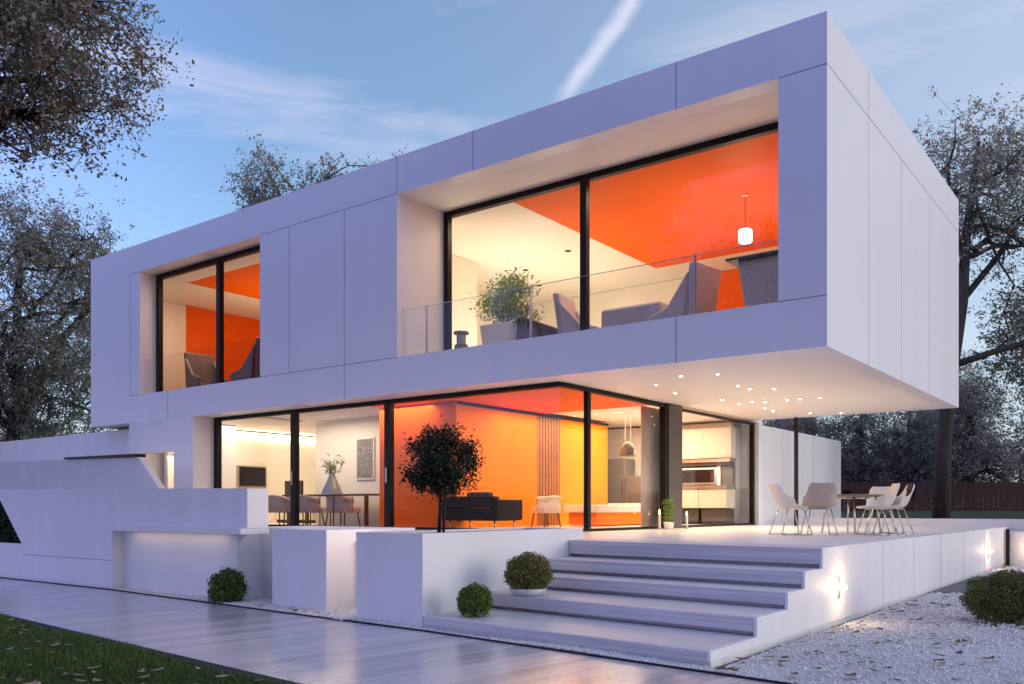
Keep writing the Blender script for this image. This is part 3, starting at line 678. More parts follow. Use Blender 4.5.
def make_out_chair(mat, label):
    r_ = empty('outdoor_chair', (0, 0, 0), label, 'chair', group='shell chairs round the terrace table')
    V, F = shell_mesh(); o = link_mesh('shell', V, F, mat, r_, smooth=True, solid=.022)
    md = o.modifiers.new('sub', 'SUBSURF'); md.levels = 1; md.render_levels = 2
    for sx in (-1, 1):
        add_leg(r_, (sx*.15, .14, .40), (sx*.22, .25, .006), .009, M['chrome']); add_leg(r_, (sx*.15, -.12, .41), (sx*.22, -.25, .006), .009, M['chrome'])
        add_leg(r_, (sx*.22, .25, .012), (sx*.22, -.25, .012), .008, M['chrome'], 'runner')
    for y in (.14, -.12): MB().tube([(-.15, y, .403), (.15, y, .403)], .008).build('seat_brace', M['chrome'], r_, local=True)
    return r_
RV, FV = (_c, _s), (-_s, _c)                                    # photo's right and depth directions on the ground
def facing(a, b): dx, dy = a*RV[0]+b*FV[0], a*RV[1]+b*FV[1]; return math.atan2(-dx, dy)
c0 = make_out_chair(M['chairshell'], 'cream shell chair at the left end of the outdoor table, facing right')
c1 = make_out_chair(M['chairtan'], 'tan shell chair with its back to the viewer at the outdoor table')
spots = [(c0, (-4.72, 13.40), facing(1, .15)), (c1, (-4.32, 13.50), facing(.12, 1)),
         (None, (-4.05, 16.05), facing(-.5, -1)), (None, (-3.62, 14.10), facing(-1, .12)), (None, (-3.62, 15.05), facing(-1, .1))]
labs = [None, None, 'pale shell chair on the far side of the outdoor table', 'cream shell chair in side view at the right of the outdoor table', 'rightmost cream shell chair with a dark cloth over its back']
for (src, xy, rz), lb in zip(spots, labs):
    o = src if src is not None else copy_tree(c0)
    o.location = (xy[0], xy[1], ZT); o.rotation_euler.z = rz
    if lb: o['label'] = lb
    last = o
cl_ = empty('throw_cloth', (spots[4][1][0], spots[4][1][1], ZT), 'dark navy cloth draped over the back of the rightmost outdoor chair', 'cloth', spots[4][2])
V = []; F = []
prof = [(-.20, .50), (-.225, .60), (-.25, .70), (-.275, .79), (-.305, .822), (-.335, .79), (-.31, .66), (-.29, .52)]
for i, (y, z) in enumerate(prof):
    for k_ in range(7): u = -1+k_/3; V.append((u*.13+.004*math.sin(i), y+.012*math.sin(u*5+i*.4), z))
for i in range(7):
    for k_ in range(6): F.append((i*7+k_, i*7+k_+1, (i+1)*7+k_+1, (i+1)*7+k_))
link_mesh('cloth', V, F, M['navy'], cl_, smooth=True, solid=.012)
tb = empty('outdoor_table', (-4.25, 14.95, ZT), 'round brown-topped outdoor table with thin metal legs among the shell chairs', 'table')
MB().lathe([(.60, .60), (.66, .615), (.66, .635), (.60, .64)], n=40).build('table_top', M['tabletop'], tb, local=True, bevel=.004)
for a in (.4, 1.97, 3.54, 5.11): add_leg(tb, (.38*math.cos(a), .38*math.sin(a), .60), (.46*math.cos(a), .46*math.sin(a), .003), .014, M['chrome'])
MB().lathe([(.30, .575), (.30, .60)], n=24).build('apron', M['chrome'], tb, local=True)
bw = empty('bowl', (-4.3, 14.9, ZT+.64), 'small dark bowl on the outdoor table', 'bowl')
MB().lathe([(.04, .001), (.06, .02), (.10, .07), (.095, .075), (.05, .03), (.01, .02)], n=20).build('bowl_body', M['black'], bw, local=True, smooth=True)

# upholstered tub chairs in the dining room
def tub_chair(name, loc, rz, mat, label, w=.5, h=.74, hb=None, legm=None, group=None, cat='chair', d=.5, flare=.05):
    r_ = empty(name, loc, label, cat, rz, group)
    hs = .42
    MB().prism([(-w/2+.03, -d/2+.03), (w/2-.03, -d/2+.03), (w/2-.05, d/2), (-w/2+.05, d/2)], hs-.13, hs).build('seat', mat, r_, local=True, bevel=.03, seg=3)
    V = []; F = []; n_ = 17
    for i, z in enumerate((hs-.12, hs+.05, hs+.2, h-.03, h)):
        g = 1+flare*(i/4)*2
        for k_ in range(n_):
            a = math.pi*(1.0+k_/(n_-1)); top = z if i < 3 else z-.22*(1-abs(math.sin(a)))**1.2*(h-hs)/.35
            V.append((math.cos(a)*w/2*g, -.02+math.sin(a)*d/2*g*1.0, top))
    for i in range(4):
        for k_ in range(n_-1): F.append((i*n_+k_, i*n_+k_+1, (i+1)*n_+k_+1, (i+1)*n_+k_))
    o = link_mesh('backrest', V, F, mat, r_, smooth=True, solid=.05)
    for sx in (-1, 1):
        for sy in (-1, 1): add_leg(r_, (sx*(w/2-.08), sy*(d/2-.08), hs-.13), (sx*(w/2-.04), sy*(d/2-.04), 0), .016, legm or M['walnut'])
    return r_
ZF = ZT+.02
dg = 'mauve tub chairs along the dining table'
tub_chair('dining_chair', (-16.65, 13.05, ZF), 0, M['mauve'], 'mauve upholstered dining chair, left end of the row behind the glass', .78, .70, group=dg)
tub_chair('dining_chair', (-15.72, 13.02, ZF), R(3), M['mauve'], 'mauve upholstered dining chair in the middle of the row behind the glass', .78, .70, group=dg)
tub_chair('dining_chair', (-14.55, 13.05, ZF), R(-6), M['mauve'], 'mauve upholstered dining chair, right end of the row near the orange wall', .78, .70, group=dg)
tb = empty('dining_table', (-15.7, 13.85, ZF), 'long brown dining table behind the row of mauve chairs', 'table')
MB().box(-1.5, 1.5, -.36, .36, .68, .72).build('table_top', M['walnut'], tb, local=True, bevel=.005)
for sx in (-1, 1):
    for sy in (-1, 1): MB().box(sx*1.35-.035, sx*1.35+.035, sy*.28-.035, sy*.28+.035, 0, .68).build('leg', M['walnut'], tb, local=True)
sd = empty('side_table', (-14.52, 12.72, ZF), 'small square wire-frame side table at the dining glass holding a vase', 'table')
MB().box(-.24, .24, -.17, .17, .66, .68).build('table_top', M['dark'], sd, local=True)
for sx in (-1, 1):
    for sy in (-1, 1): add_leg(sd, (sx*.22, sy*.15, .66), (sx*.22, sy*.15, 0), .012, M['dark'])
vs = empty('vase', (-14.52, 12.72, ZF+.68), 'smoky cone-shaped vase with a leafy sprig on the wire side table', 'vase')
MB().lathe([(.22, .001), (.23, .03), (.18, .17), (.09, .36), (.055, .45), (.07, .48), (.055, .47)], n=28).build('vase_body', M['greyglass'], vs, local=True, smooth=True)
n = 110; a = rng.random(n)*6.283; u = rng.random(n); P = np.column_stack([np.cos(a)*u*.30, np.sin(a)*u*.2, .48+.30*rng.random(n)*(.4+u)])
V, F = leaf_cloud(P, .04+.06*rng.random(n), aspect=.2); fast_mesh('sprig', V, F, M['leaf_in'], vs)
pc = empty('wall_picture', (-15.24, 14.39, 2.42), 'grey abstract framed picture on the cream dining wall', 'picture')
MB().box(-.31, .31, -.03, 0, -.50, .50).build('frame', M['ceramic'], pc, local=True, bevel=.006); MB().box(-.27, .27, -.034, -.0301, -.46, .46).build('print', M['art'], pc, local=True)
tv = empty('wall_television', (-20.44, 14.95, 2.12), 'black flat television mounted on the cream wall at far left', 'television')
MB().box(.0, .10, -.47, .47, -.30, .30).build('casing', M['steel'], tv, local=True, bevel=.01); MB().box(.1005, .108, -.43, .43, -.26, .26).build('screen', M['screen'], tv, local=True)
sb = empty('sideboard', (-18.9, 15.4, ZF), 'low white sideboard under the small black monitor', 'sideboard')
MB().box(-.8, .8, -.22, .22, .08, .62).build('carcass', M['cab'], sb, local=True, bevel=.006); MB().box(-.74, .74, -.18, .18, 0, .079).build('plinth', M['dark'], sb, local=True)
mo = empty('monitor', (-19.0, 15.3, ZF+.62), 'small black monitor standing on the white sideboard', 'monitor')
MB().box(-.36, .36, -.03, .03, .08, .52).build('screen', M['screen'], mo, local=True, bevel=.008); MB().box(-.12, .12, -.08, .08, .001, .02).box(-.03, .03, -.02, .02, .02, .08).build('stand', M['dark'], mo, local=True)

# living area
sf = empty('sofa', (-10.58, 13.02, ZF), 'low black leather sofa with its back to the glass', 'sofa')
MB().box(-.62, .62, -.40, .40, .16, .40).build('base', M['black'], sf, local=True, bevel=.03, seg=3)
MB().box(-.62, .62, -.42, -.22, .402, .62).build('backrest', M['black'], sf, local=True, bevel=.04, seg=3)
for sx in (-1, 1): MB().box(sx*.60-.09, sx*.60+.09, -.405, .40, .17, .56).build('armrest', M['black'], sf, local=True, bevel=.03, seg=3)
for x in (-.26, .26): MB().box(x-.25, x+.25, -.2, .38, .402, .50).build('cushion', M['black'], sf, local=True, bevel=.03, seg=3)
MB().box(-.1, .42, -.36, -.16, .60, .70).build('pillow', M['navy'], sf, local=True, bevel=.04, seg=3)
for sx in (-1, 1):
    for sy in (-1, 1): add_leg(sf, (sx*.55, sy*.3, .16), (sx*.55, sy*.3, 0), .015, M['chrome'])
tub_chair('armchair', (-10.6, 15.2, ZF), R(75), M['ceramic'], 'white tub armchair by the ribbed wood panel', .52, .66, cat='armchair', d=.52)
be = empty('counter_bench', (-10.3, 17.5, ZF), 'long low bench with glowing white top and orange base inside the right glass', 'bench')
MB().box(-.35, .35, -1.35, 1.35, .02, .30).build('base', M['amber'], be, local=True, bevel=.01)
MB().box(-.42, .42, -1.45, 1.45, .301, .47).build('bench_top', M['ceramic'], be, local=True, bevel=.02, seg=3)
lamp('bench_light', 'SPOT', (-10.3, 17.4, 3.2), 170, SOFTW, be, spot_size=R(75), spot_blend=.8, shadow_soft_size=.05)

# kitchen
kt = empty('kitchen_unit', (-9.5, 20.05, ZF), 'cream fitted kitchen with dark built-in oven at the back right', 'kitchen')
m = MB(); m.box(-1.2, 1.0, -.05, .23, 1.62, 2.36); o = m.build('wall_cabinet', M['cab'], kt, local=True, bevel=.004)
m = MB()
for x in (-.47, .27): m.box(x-.006, x+.006, -.0515, -.05, 1.63, 2.35)
m.build('panel_joint', M['joint'], o, local=True)
MB().box(-1.2, 1.0, -.12, .23, 1.52, 1.60).build('extractor_strip', M['steel'], kt, local=True)
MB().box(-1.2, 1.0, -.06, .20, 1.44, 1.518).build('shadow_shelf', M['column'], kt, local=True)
m = MB(); m.box(-1.2, -.98, .02, .23, .96, 1.44); m.box(-.70, -.52, .0, .23, .96, 1.44); m.box(.62, .70, .0, .23, .96, 1.44); m.build('tall_side_panel', M['cab'], kt, local=True)
ov = MB().box(-.52, .62, .0, .2, .98, 1.40).build('oven', M['steel'], kt, local=True, bevel=.006); MB().box(-.44, .54, -.012, -.001, 1.03, 1.35).build('oven_door', M['screen'], ov, local=True)
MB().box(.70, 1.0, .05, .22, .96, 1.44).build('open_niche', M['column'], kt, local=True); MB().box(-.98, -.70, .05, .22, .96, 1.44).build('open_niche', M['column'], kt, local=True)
MB().box(-1.22, 1.02, -.36, .23, .86, .95).build('countertop', M['tabletop'], kt, local=True, bevel=.004)
for x0, x1 in ((-1.2, -.48), (-.47, .28), (.29, 1.0)):
    MB().box(x0, x1, -.33, .2, .40, .855).build('drawer_front', M['cab'], kt, local=True, bevel=.006)
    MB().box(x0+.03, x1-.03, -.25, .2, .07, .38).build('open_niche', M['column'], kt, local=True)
MB().box(-1.2, 1.0, -.30, .2, 0, .068).build('plinth', M['dark'], kt, local=True)
lamp('worktop_light', 'AREA', (-9.6, 19.72, ZF+1.43), 14, SOFTW, kt, shape='RECTANGLE', size=2, size_y=.1)
fr = empty('tall_cabinet', (-11.35, 19.95, ZF), 'tall taupe kitchen cabinet beside the orange wall', 'cabinet'); MB().box(-.42, .1, -.28, .28, 0, 1.68).build('carcass', M['cabgrey'], fr, local=True, bevel=.03, seg=3); MB().box(.03, .06, -.30, -.28, .7, 1.1).build('handle', M['steel'], fr, local=True)
fr = empty('tall_cabinet', (-10.95, 19.9, ZF), 'shorter taupe kitchen cabinet between the tall one and the curtain', 'cabinet'); MB().box(-.28, .32, -.26, .26, 0, 1.22).build('carcass', M['cabgrey'], fr, local=True, bevel=.03, seg=3); MB().box(.2, .23, -.28, -.26, .6, .9).build('handle', M['steel'], fr, local=True)
lc = empty('low_cabinet', (-10.6, 19.1, ZF), 'low cream cabinet with panelled doors in front of the taupe cabinets', 'cabinet')
MB().box(-.8, .9, -.2, .2, .06, .52).build('carcass', M['cab'], lc, local=True, bevel=.01)
for x in (-.55, -.02, .52): MB().box(x-.20, x+.20, -.215, -.2005, .11, .47).build('door', M['mauve'], lc, local=True, bevel=.004)

def curtain(name, x, y0, y1, label, amp=.035, waves=7):
    V = []; F = []; nn = 60
    for i, z in enumerate((ZF+.01, ZF+1.2, 3.33)):
        for k_ in range(nn+1):
            u = k_/nn; V.append((x+amp*math.sin(u*waves*6.283+.3*i), y0+(y1-y0)*u, z))
    for i in range(2):
        for k_ in range(nn): F.append((i*(nn+1)+k_, i*(nn+1)+k_+1, (i+1)*(nn+1)+k_+1, (i+1)*(nn+1)+k_))
    return tag(link_mesh(name, V, F, M['curtain'], None, smooth=True, solid=.006), label, 'curtain')
curtain('curtain', -8.62, 15.72, 16.55, 'taupe curtain hanging left of the dark column')
curtain('curtain', -8.62, 20.42, 20.82, 'taupe curtain hanging at the far right end of the kitchen glass')

# small potted flowers and candles by the column, on the terrace
pf = empty('flower_pot', (-8.0, 15.75, ZT+.003), 'small pot of yellow-lit grassy flowers at the foot of the dark column', 'plant pot')
MB().lathe([(.07, 0), (.09, .02), (.11, .14), (.10, .14), (.09, .11), (.01, .11)], n=20).build('pot', M['ceramic'], pf, local=True, smooth=True)
n = 240; a = rng.random(n)*6.283; u = rng.random(n)**.5; P = np.column_stack([np.cos(a)*u*.11, np.sin(a)*u*.11, .14+.46*rng.random(n)]); V, F = leaf_cloud(P, .03+.04*rng.random(n), aspect=.14); fast_mesh('foliage', V, F, M['leaf_in'], pf)
for x, y, hh, lb in ((-7.9, 16.35, .46, 'tall glass candle lantern glowing right of the flower pot'), (-8.05, 15.45, .52, 'slim glass candle lantern glowing left of the flower pot')):
    cd = empty('candle_lantern', (x, y, ZT+.003), lb, 'lantern')
    MB().lathe([(.055, 0), (.055, .02)], n=18).build('base', M['steel'], cd, local=True); MB().lathe([(.05, .0205), (.05, hh)], n=18).build('glass_tube', M['rail'], cd, local=True, smooth=True)
    MB().lathe([(.025, .021), (.025, hh*.55)], n=12).build('candle', M['ceramic'], cd, local=True); MB().lathe([(.004, hh*.56), (.016, hh*.62), (.004, hh*.75)], n=10).build('flame', M['candle'], cd, local=True, smooth=True)

# upstairs
ZU = 3.97
def highback(loc, rz, label, h=1.35, w=.8, mat='greyfab'):
    r_ = empty('armchair', loc, label, 'armchair', rz)
    MB().box(-w/2+.06, w/2-.06, -.32, .36, .22, .46).build('seat', M[mat], r_, local=True, bevel=.04, seg=3)
    MB().add([(-w/2+.06, -.42, .1), (w/2-.06, -.42, .1), (w/2-.06, -.28, .1), (-w/2+.06, -.28, .1), (-w/2, -.58, h), (w/2, -.58, h), (w/2, -.44, h), (-w/2, -.44, h)],
             [(0, 3, 2, 1), (4, 5, 6, 7), (0, 1, 5, 4), (1, 2, 6, 5), (2, 3, 7, 6), (3, 0, 4, 7)]).build('backrest', M[mat], r_, local=True, bevel=.04, seg=3)
    for sx in (-1, 1): MB().prism_x([(-.34, .2), (.34, .2), (.36, .62), (.0, .72), (-.44, h-.15)], sx*(w/2-.02)-.05, sx*(w/2-.02)+.05).build('armrest', M[mat], r_, local=True, bevel=.03, seg=3)
    for sx in (-1, 1):
        for sy in (-1, 1): add_leg(r_, (sx*.28, sy*.28-.02, .22), (sx*.3, sy*.3-.02, 0), .02, M['walnut'])
    return r_
highback((-8.85, 14.1, ZU), R(-80), 'grey high-backed armchair facing right behind the big upper window')
highback((-6.85, 13.95, ZU), R(80), 'grey high-backed armchair facing left beside the pendant lamp', h=1.42)
ot = empty('ottoman', (-7.75, 14.1, ZU), 'long grey upholstered bench between the two high-backed armchairs', 'ottoman'); MB().box(-.62, .62, -.36, .36, .12, .92).build('cushion', M['greyfab'], ot, local=True, bevel=.06, seg=3)
for sx in (-1, 1): MB().box(sx*.5-.03, sx*.5+.03, -.3, .3, 0, .119).build('leg', M['walnut'], ot, local=True)
bt = empty('high_table', (-5.15, 13.75, ZU), 'tall table with thin dark top and tapered grey base at the upper window', 'table')
MB().box(-.62, .62, -.42, .42, 1.27, 1.31).build('table_top', M['column'], bt, local=True, bevel=.01)
MB().prism_y([(-.26, 0), (.26, 0), (.46, 1.269), (-.46, 1.269)], -.3, .3).build('pedestal', M['greyfab'], bt, local=True, bevel=.02)
pp = empty('potted_plant', (-10.75, 13.95, ZU), 'leafy green plant in a white tapered pot behind the upper window', 'potted plant')
V = [(-.26, -.26, 0), (.26, -.26, 0), (.26, .26, 0), (-.26, .26, 0), (-.36, -.36, .95), (.36, -.36, .95), (.36, .36, .95), (-.36, .36, .95)]
MB().add(V, [(0, 3, 2, 1), (4, 5, 6, 7), (0, 1, 5, 4), (1, 2, 6, 5), (2, 3, 7, 6), (3, 0, 4, 7)]).build('pot', M['ceramic'], pp, local=True, bevel=.015)
C = np.array([(-.25, 0, 1.35), (.1, .1, 1.5), (.3, -.1, 1.25), (0, -.1, 1.7), (.15, .1, 1.85), (-.35, .1, 1.55), (.5, 0, 1.1), (-.1, 0, 1.2), (.35, .1, 1.65)]); idx = rng.integers(0, len(C), 2600)
P = C[idx]+rng.normal(size=(2600, 3))*np.array((.16, .16, .10)); V, F = leaf_cloud(P, .028+.028*rng.random(2600), aspect=.4); fast_mesh('foliage', V, F, M['leaf_in'], pp)
m = MB()
for c in C: m.tube([(0, 0, .95), (c[0]*.4, c[1]*.4, 1.1), tuple(c)], [.02, .014, .006], 5)
m.build('stem', M['bark'], pp, local=True)
cb = empty('storage_box', (-9.95, 14.2, ZU), 'dark brown slanted-lid box beside the white plant pot upstairs', 'box'); MB().prism_y([(-.55, 0), (.55, 0), (.55, .72), (-.35, 1.08), (-.55, 1.0)], -.3, .3).build('chest', M['walnut'], cb, local=True, bevel=.01)
MB().tube([(-.1, -.31, .55), (.1, -.31, .55)], .012).build('handle', M['steel'], cb, local=True)
ln = empty('lantern', (-10.66, 12.5, OZ0), 'small grey lidded lantern on the balcony floor by the window corner', 'lantern')
MB().lathe([(.13, .001), (.13, .22), (.12, .24)], n=20).build('base', M['cabgrey'], ln, local=True); MB().lathe([(.09, .242), (.09, .44)], n=20).build('glass_tube', M['greyglass'], ln, local=True); MB().lathe([(.15, .441), (.14, .48), (.03, .50)], n=20).build('lid', M['cabgrey'], ln, local=True)
highback((-20.0, 13.3, ZU), R(-100), 'dark grey high-backed armchair, left one in the small upper left window', mat='cabgrey')
highback((-18.35, 13.5, ZU), R(100), 'dark grey high-backed armchair, right one in the small upper left window', h=1.45, mat='cabgrey')
# recessed ceiling spots upstairs
for k_, (x, y) in enumerate(((-10.9, 16.5), (-12.6, 17.2), (-13.2, 18.6))):
    s_ = MB().lathe([(.07, -.012), (.07, -.001)], n=16).build('ceiling_spot', M['dark'], None); s_.location = (x, y, 7.07)
    tag(s_, 'small dark ceiling spot in the cream upstairs ceiling', 'ceiling spot', 'dark ceiling spots upstairs')

# ------------------------------------------------------------------ garden plants
ball_bush('wild_bush', (-9.93, 6.90, 0), .235, .24, M['leaf_wild'], 5200, .022, 'loose dark green bush on the gravel in front of the warm-lit recess', rough=.08, wild=.07)
ball_bush('box_ball', (-5.80, 7.02, .12), .185, .19, M['leaf_box'], 5600, .014, 'small clipped green ball bush on the lowest step', rough=.035, wild=.035)
bp_ = empty('planter_bowl', (-5.68, 7.80, .288), 'low pale bowl planter on the steps under the larger clipped bush', 'planter')
MB().lathe([(.15, .001), (.19, .02), (.21, .075), (.20, .08), (.18, .06), (.01, .06)], n=28).build('bowl_body', M['step'], bp_, local=True, smooth=True)
ball_bush('box_ball', (-5.68, 7.80, .345), .265, .225, M['leaf_boxbrown'], 7600, .015, 'clipped ball bush with reddish tips in the bowl planter on the steps', rough=.045, wild=.04)
ball_bush('clipped_mound', (-1.42, 10.85, 0), .44, .31, M['leaf_mound'], 12000, .016, 'big round olive-green clipped bush on the white gravel at right', rough=.05, shell=.7, wild=.03)
# little tree in the planter
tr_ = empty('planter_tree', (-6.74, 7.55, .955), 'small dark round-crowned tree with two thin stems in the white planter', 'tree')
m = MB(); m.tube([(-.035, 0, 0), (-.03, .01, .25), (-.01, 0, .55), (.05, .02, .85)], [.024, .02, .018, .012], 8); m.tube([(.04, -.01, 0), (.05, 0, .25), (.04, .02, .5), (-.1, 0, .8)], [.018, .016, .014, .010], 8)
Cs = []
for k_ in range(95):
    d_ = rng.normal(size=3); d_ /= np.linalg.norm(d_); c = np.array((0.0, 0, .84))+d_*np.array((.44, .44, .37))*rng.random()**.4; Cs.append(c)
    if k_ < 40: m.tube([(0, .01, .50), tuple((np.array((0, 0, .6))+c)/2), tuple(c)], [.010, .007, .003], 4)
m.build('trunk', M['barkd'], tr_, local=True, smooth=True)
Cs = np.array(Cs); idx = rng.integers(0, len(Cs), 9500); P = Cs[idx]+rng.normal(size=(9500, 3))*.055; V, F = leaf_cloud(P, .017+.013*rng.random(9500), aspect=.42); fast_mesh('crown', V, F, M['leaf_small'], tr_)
# hedge behind the slanted opening
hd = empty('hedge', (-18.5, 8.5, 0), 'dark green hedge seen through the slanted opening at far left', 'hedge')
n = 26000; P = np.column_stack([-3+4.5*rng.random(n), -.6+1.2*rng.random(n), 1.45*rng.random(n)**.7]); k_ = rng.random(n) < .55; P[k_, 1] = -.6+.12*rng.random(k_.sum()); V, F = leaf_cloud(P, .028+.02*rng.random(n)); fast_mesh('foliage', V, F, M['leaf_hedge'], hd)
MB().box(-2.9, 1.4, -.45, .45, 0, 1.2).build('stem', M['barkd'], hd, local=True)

# ------------------------------------------------------------------ trees
tree('overhanging_tree', 'large near tree whose dark leafy branches overhang the top left corner', (-14.6, 2.6, 0),
     [(0, 0, 0, .32), (.1, .1, 2.5, .27), (.3, .3, 5, .22), (.8, .9, 7.6, .16), (1.4, 1.6, 10.5, .08)],
     [(1.6, 1.9, 8.3, 2.4, 2.2, 2.3, 3), (3.0, 2.6, 7.0, 1.5, 1.5, 1.25, 1.5), (2.4, 2.4, 9.9, 2.1, 2.0, 1.6, 2), (-1.5, -.5, 8.5, 2.2, 2.2, 2.4, 1.0)], 18, 640, 115, .034, M['leaf_near'], spread=.24, seed=11)
tree('broad_tree', 'tall grey-green tree with dark limbs behind the long left wall', (-34.6, 14.6, 0),
     [(0, 0, 0, .38), (.1, 0, 2.5, .34), (.3, .2, 5, .26), (.2, .2, 8, .16), (.4, .3, 11.5, .07)],
     [(0, 0, 8.2, 4.2, 4.2, 4.6, 4), (1.6, .8, 6.0, 3.0, 2.5, 2.2, 1.6), (-2, -1, 6.5, 3, 3, 3, 1.5), (1, 1, 11.2, 2.6, 2.4, 1.8, 1.2), (2.6, 2.2, 9.3, 1.6, 1.6, 1.6, .7)], 18, 620, 95, .062, M['leaf_left'], spread=.50, fork=.28, seed=2)
tree('slim_tree', 'smaller greyish tree peeking over the left end of the house', (-43, 23.5, 0),
     [(0, 0, 0, .3), (0, .2, 5, .24), (.2, .2, 9, .14), (.3, .2, 12.8, .05)],
     [(0, 0, 10.6, 2.6, 2.4, 3.0, 2), (1.2, 1, 9.2, 2, 2, 2.4, 1), (.2, .3, 6.5, 3.6, 3.4, 3, 1.5)], 12, 260, 75, .085, M['leaf_left'], spread=.5, seed=3)
tree('rear_tree', 'loose-crowned tree rising behind the roof left of centre', (-32.3, 26.4, -.9),
     [(0, 0, 0, .36), (.1, 0, 6, .28), (0, .1, 11, .18), (.3, .1, 16.5, .06)],
     [(-1.3, -1.0, 16.6, 1.35, 1.35, 2.2, 2.0), (1.2, .9, 17.0, 1.7, 1.5, 1.3, 1.4), (2.9, 2.2, 17.3, 1.0, 1.0, 1.2, .7), (.4, .3, 14.5, 3.0, 2.6, 2.0, 1.2)], 13, 190, 55, .075, M['leaf_left'], spread=.40, fork=.55, seed=4)
tree('tall_forked_tree', 'tall bare-limbed tree with a thin silvery crown at the right of the house', (-5.5, 28.5, .6),
     [(0, 0, 0, .26), (.05, .05, 2.4, .22), (.25, .18, 4.8, .20), (.5, .36, 6.8, .17), (.6, .45, 8.8, .13), (.9, .7, 11.6, .05)],
     [(.8, .8, 10.4, 2.3, 2.2, 2.2, 3), (2.6, 2.2, 9.4, 2.2, 2.2, 2.0, 2), (2.2, 2.0, 6.0, 1.6, 1.5, 1.4, .7), (-.6, -.3, 9.3, 1.2, 1.2, 1.3, .6), (3.4, 2.8, 7.0, 1.4, 1.4, 1.6, 1.0)], 15, 330, 95, .052, M['leaf_right'], spread=.45, fork=.42, seed=5)
tree('olive_tree', 'dense olive-brown tree at the right edge behind the forked tree', (-1.2, 33.5, .6),
     [(0, 0, 0, .36), (0, 0, 3, .30), (-.2, .1, 6, .2), (0, .1, 9.5, .07)],
     [(0, 0, 7.2, 3.6, 3.2, 3.0, 3), (-1.4, -.8, 5.2, 2.6, 2.4, 1.9, 1.6), (.6, .4, 10.2, 2.4, 2.4, 2.0, 1.2), (1.5, .5, 3.6, 3, 2.6, 1.6, 1.2)], 15, 400, 110, .062, M['leaf_olive'], spread=.45, fork=.25, seed=6)
bgl = ['dark slate-leaved background tree just right of the tall panelled wall', 'dark background tree behind the outdoor table and fence', 'bluish dark background tree left of the forked trunk', 'dark background tree right behind the forked trunk', 'dim background tree at the right edge beyond the fence', 'grey background tree showing under the far end of the overhang', 'dim pale-leaved tree low behind the house under the overhang']
for i, (x, y, hgt, mt_) in enumerate(((-14.3, 41.9, 5.6, 'leaf_dark'), (-12.0, 43.6, 6.4, 'leaf_dark'), (-10.2, 45.2, 6.0, 'leaf_dark'), (-7.4, 44.2, 6.8, 'leaf_dark'), (-4.2, 46.5, 7.4, 'leaf_dark'), (-9.5, 51.5, 9.5, 'leaf_right'), (-17.2, 46.5, 6.6, 'leaf_right'))):
    tree('background_tree', bgl[i], (x, y, .6), [(0, 0, 0, .22), (.1, 0, 1.6, .18), (0, .1, hgt*.6, .11), (.1, 0, hgt*.92, .04)],
         [(0, 0, hgt*.52, 2.3, 2.0, hgt*.36, 3), (.8, .3, hgt*.34, 1.8, 1.8, hgt*.22, 1.4), (-.9, -.2, hgt*.36, 1.8, 1.8, hgt*.22, 1.4), (.1, 0, hgt*.82, 1.3, 1.3, hgt*.18, .8)], 10, 230, 110, .060, M[mt_], spread=.42, fork=.2, seed=20+i, group='dark trees beyond the back fence')
for i, (x, y, hgt, lb) in enumerate(((-44, 19.5, 7.5, 'low dark tree behind the long left wall, nearest the house'), (-41, 13.2, 7.0, 'low dark tree at the far left edge behind the long wall'))):
    tree('background_tree', lb, (x, y, 0), [(0, 0, 0, .22), (.1, 0, 1.6, .18), (0, .1, hgt*.6, .11), (.1, 0, hgt*.92, .04)],
         [(0, 0, hgt*.55, 2.6, 2.6, hgt*.38, 3), (1, .5, hgt*.4, 2, 2, hgt*.24, 1)], 10, 200, 90, .065, M['leaf_left'], spread=.45, fork=.2, seed=40+i)

# unseen trees added behind the camera to shade the front, mirrored in glass
for i, (x, y, lb) in enumerate(((-34, -.5, 'unseen leafy tree added across the front lawn, mirrored in the upper left window'), (-11, -8, 'unseen leafy tree added across the front lawn, mirrored in the dining glass'), (-2.5, -8, 'unseen leafy tree added across the front lawn, mirrored in the orange living room glass'), (6, -7, 'unseen leafy tree added far along the front lawn, out to the right'))):
    if i == 0:
        lt = tree('added_lawn_tree', lb, (x, y, 0), [(0, 0, 0, .35), (.1, 0, 3, .28), (0, .2, 6, .2), (.2, 0, 10, .06)], [(0, 0, 7.6, 4.2, 4.2, 3.6, 3), (1.5, .5, 5.6, 3, 3, 1.8, 1)], 14, 330, 130, .10, M['leaf_dark'], spread=.5, fork=.3, seed=60, group='unseen trees added across the front lawn'); lt.scale = (1.4, 1.4, 1.35)
    else:
        o = copy_tree(lt); o.location = (x, y, 0); o.scale = (1.25, 1.25, 1.15); o.rotation_euler.z = i*1.3; o['label'] = lb

# fence at the back of the garden
fe = empty('fence', (-6, 38, 1.13), 'dark red-brown board fence behind the back lawn', 'fence')
m = MB(); dx, dy = .797, .6035; n_b = 190
for k_ in range(n_b):
    t0 = -14+k_*.2; a, b = t0, t0+.185; hh = 1.12+.012*math.sin(k_*2.3)
    q = [(a*dx, a*dy), (b*dx, b*dy), (b*dx-.022*dy, b*dy+.022*dx), (a*dx-.022*dy, a*dy+.022*dx)]
    m.prism(q, 0, hh)
m.build('boards', M['fence'], fe, local=True)
m = MB()
for z in (.25, .85): m.prism([(-14*dx-.03*dy, -14*dy+.03*dx), (24*dx-.03*dy, 24*dy+.03*dx), (24*dx-.08*dy, 24*dy+.08*dx), (-14*dx-.08*dy, -14*dy+.08*dx)], z, z+.08)
m.build('rail', M['fence'], fe, local=True)

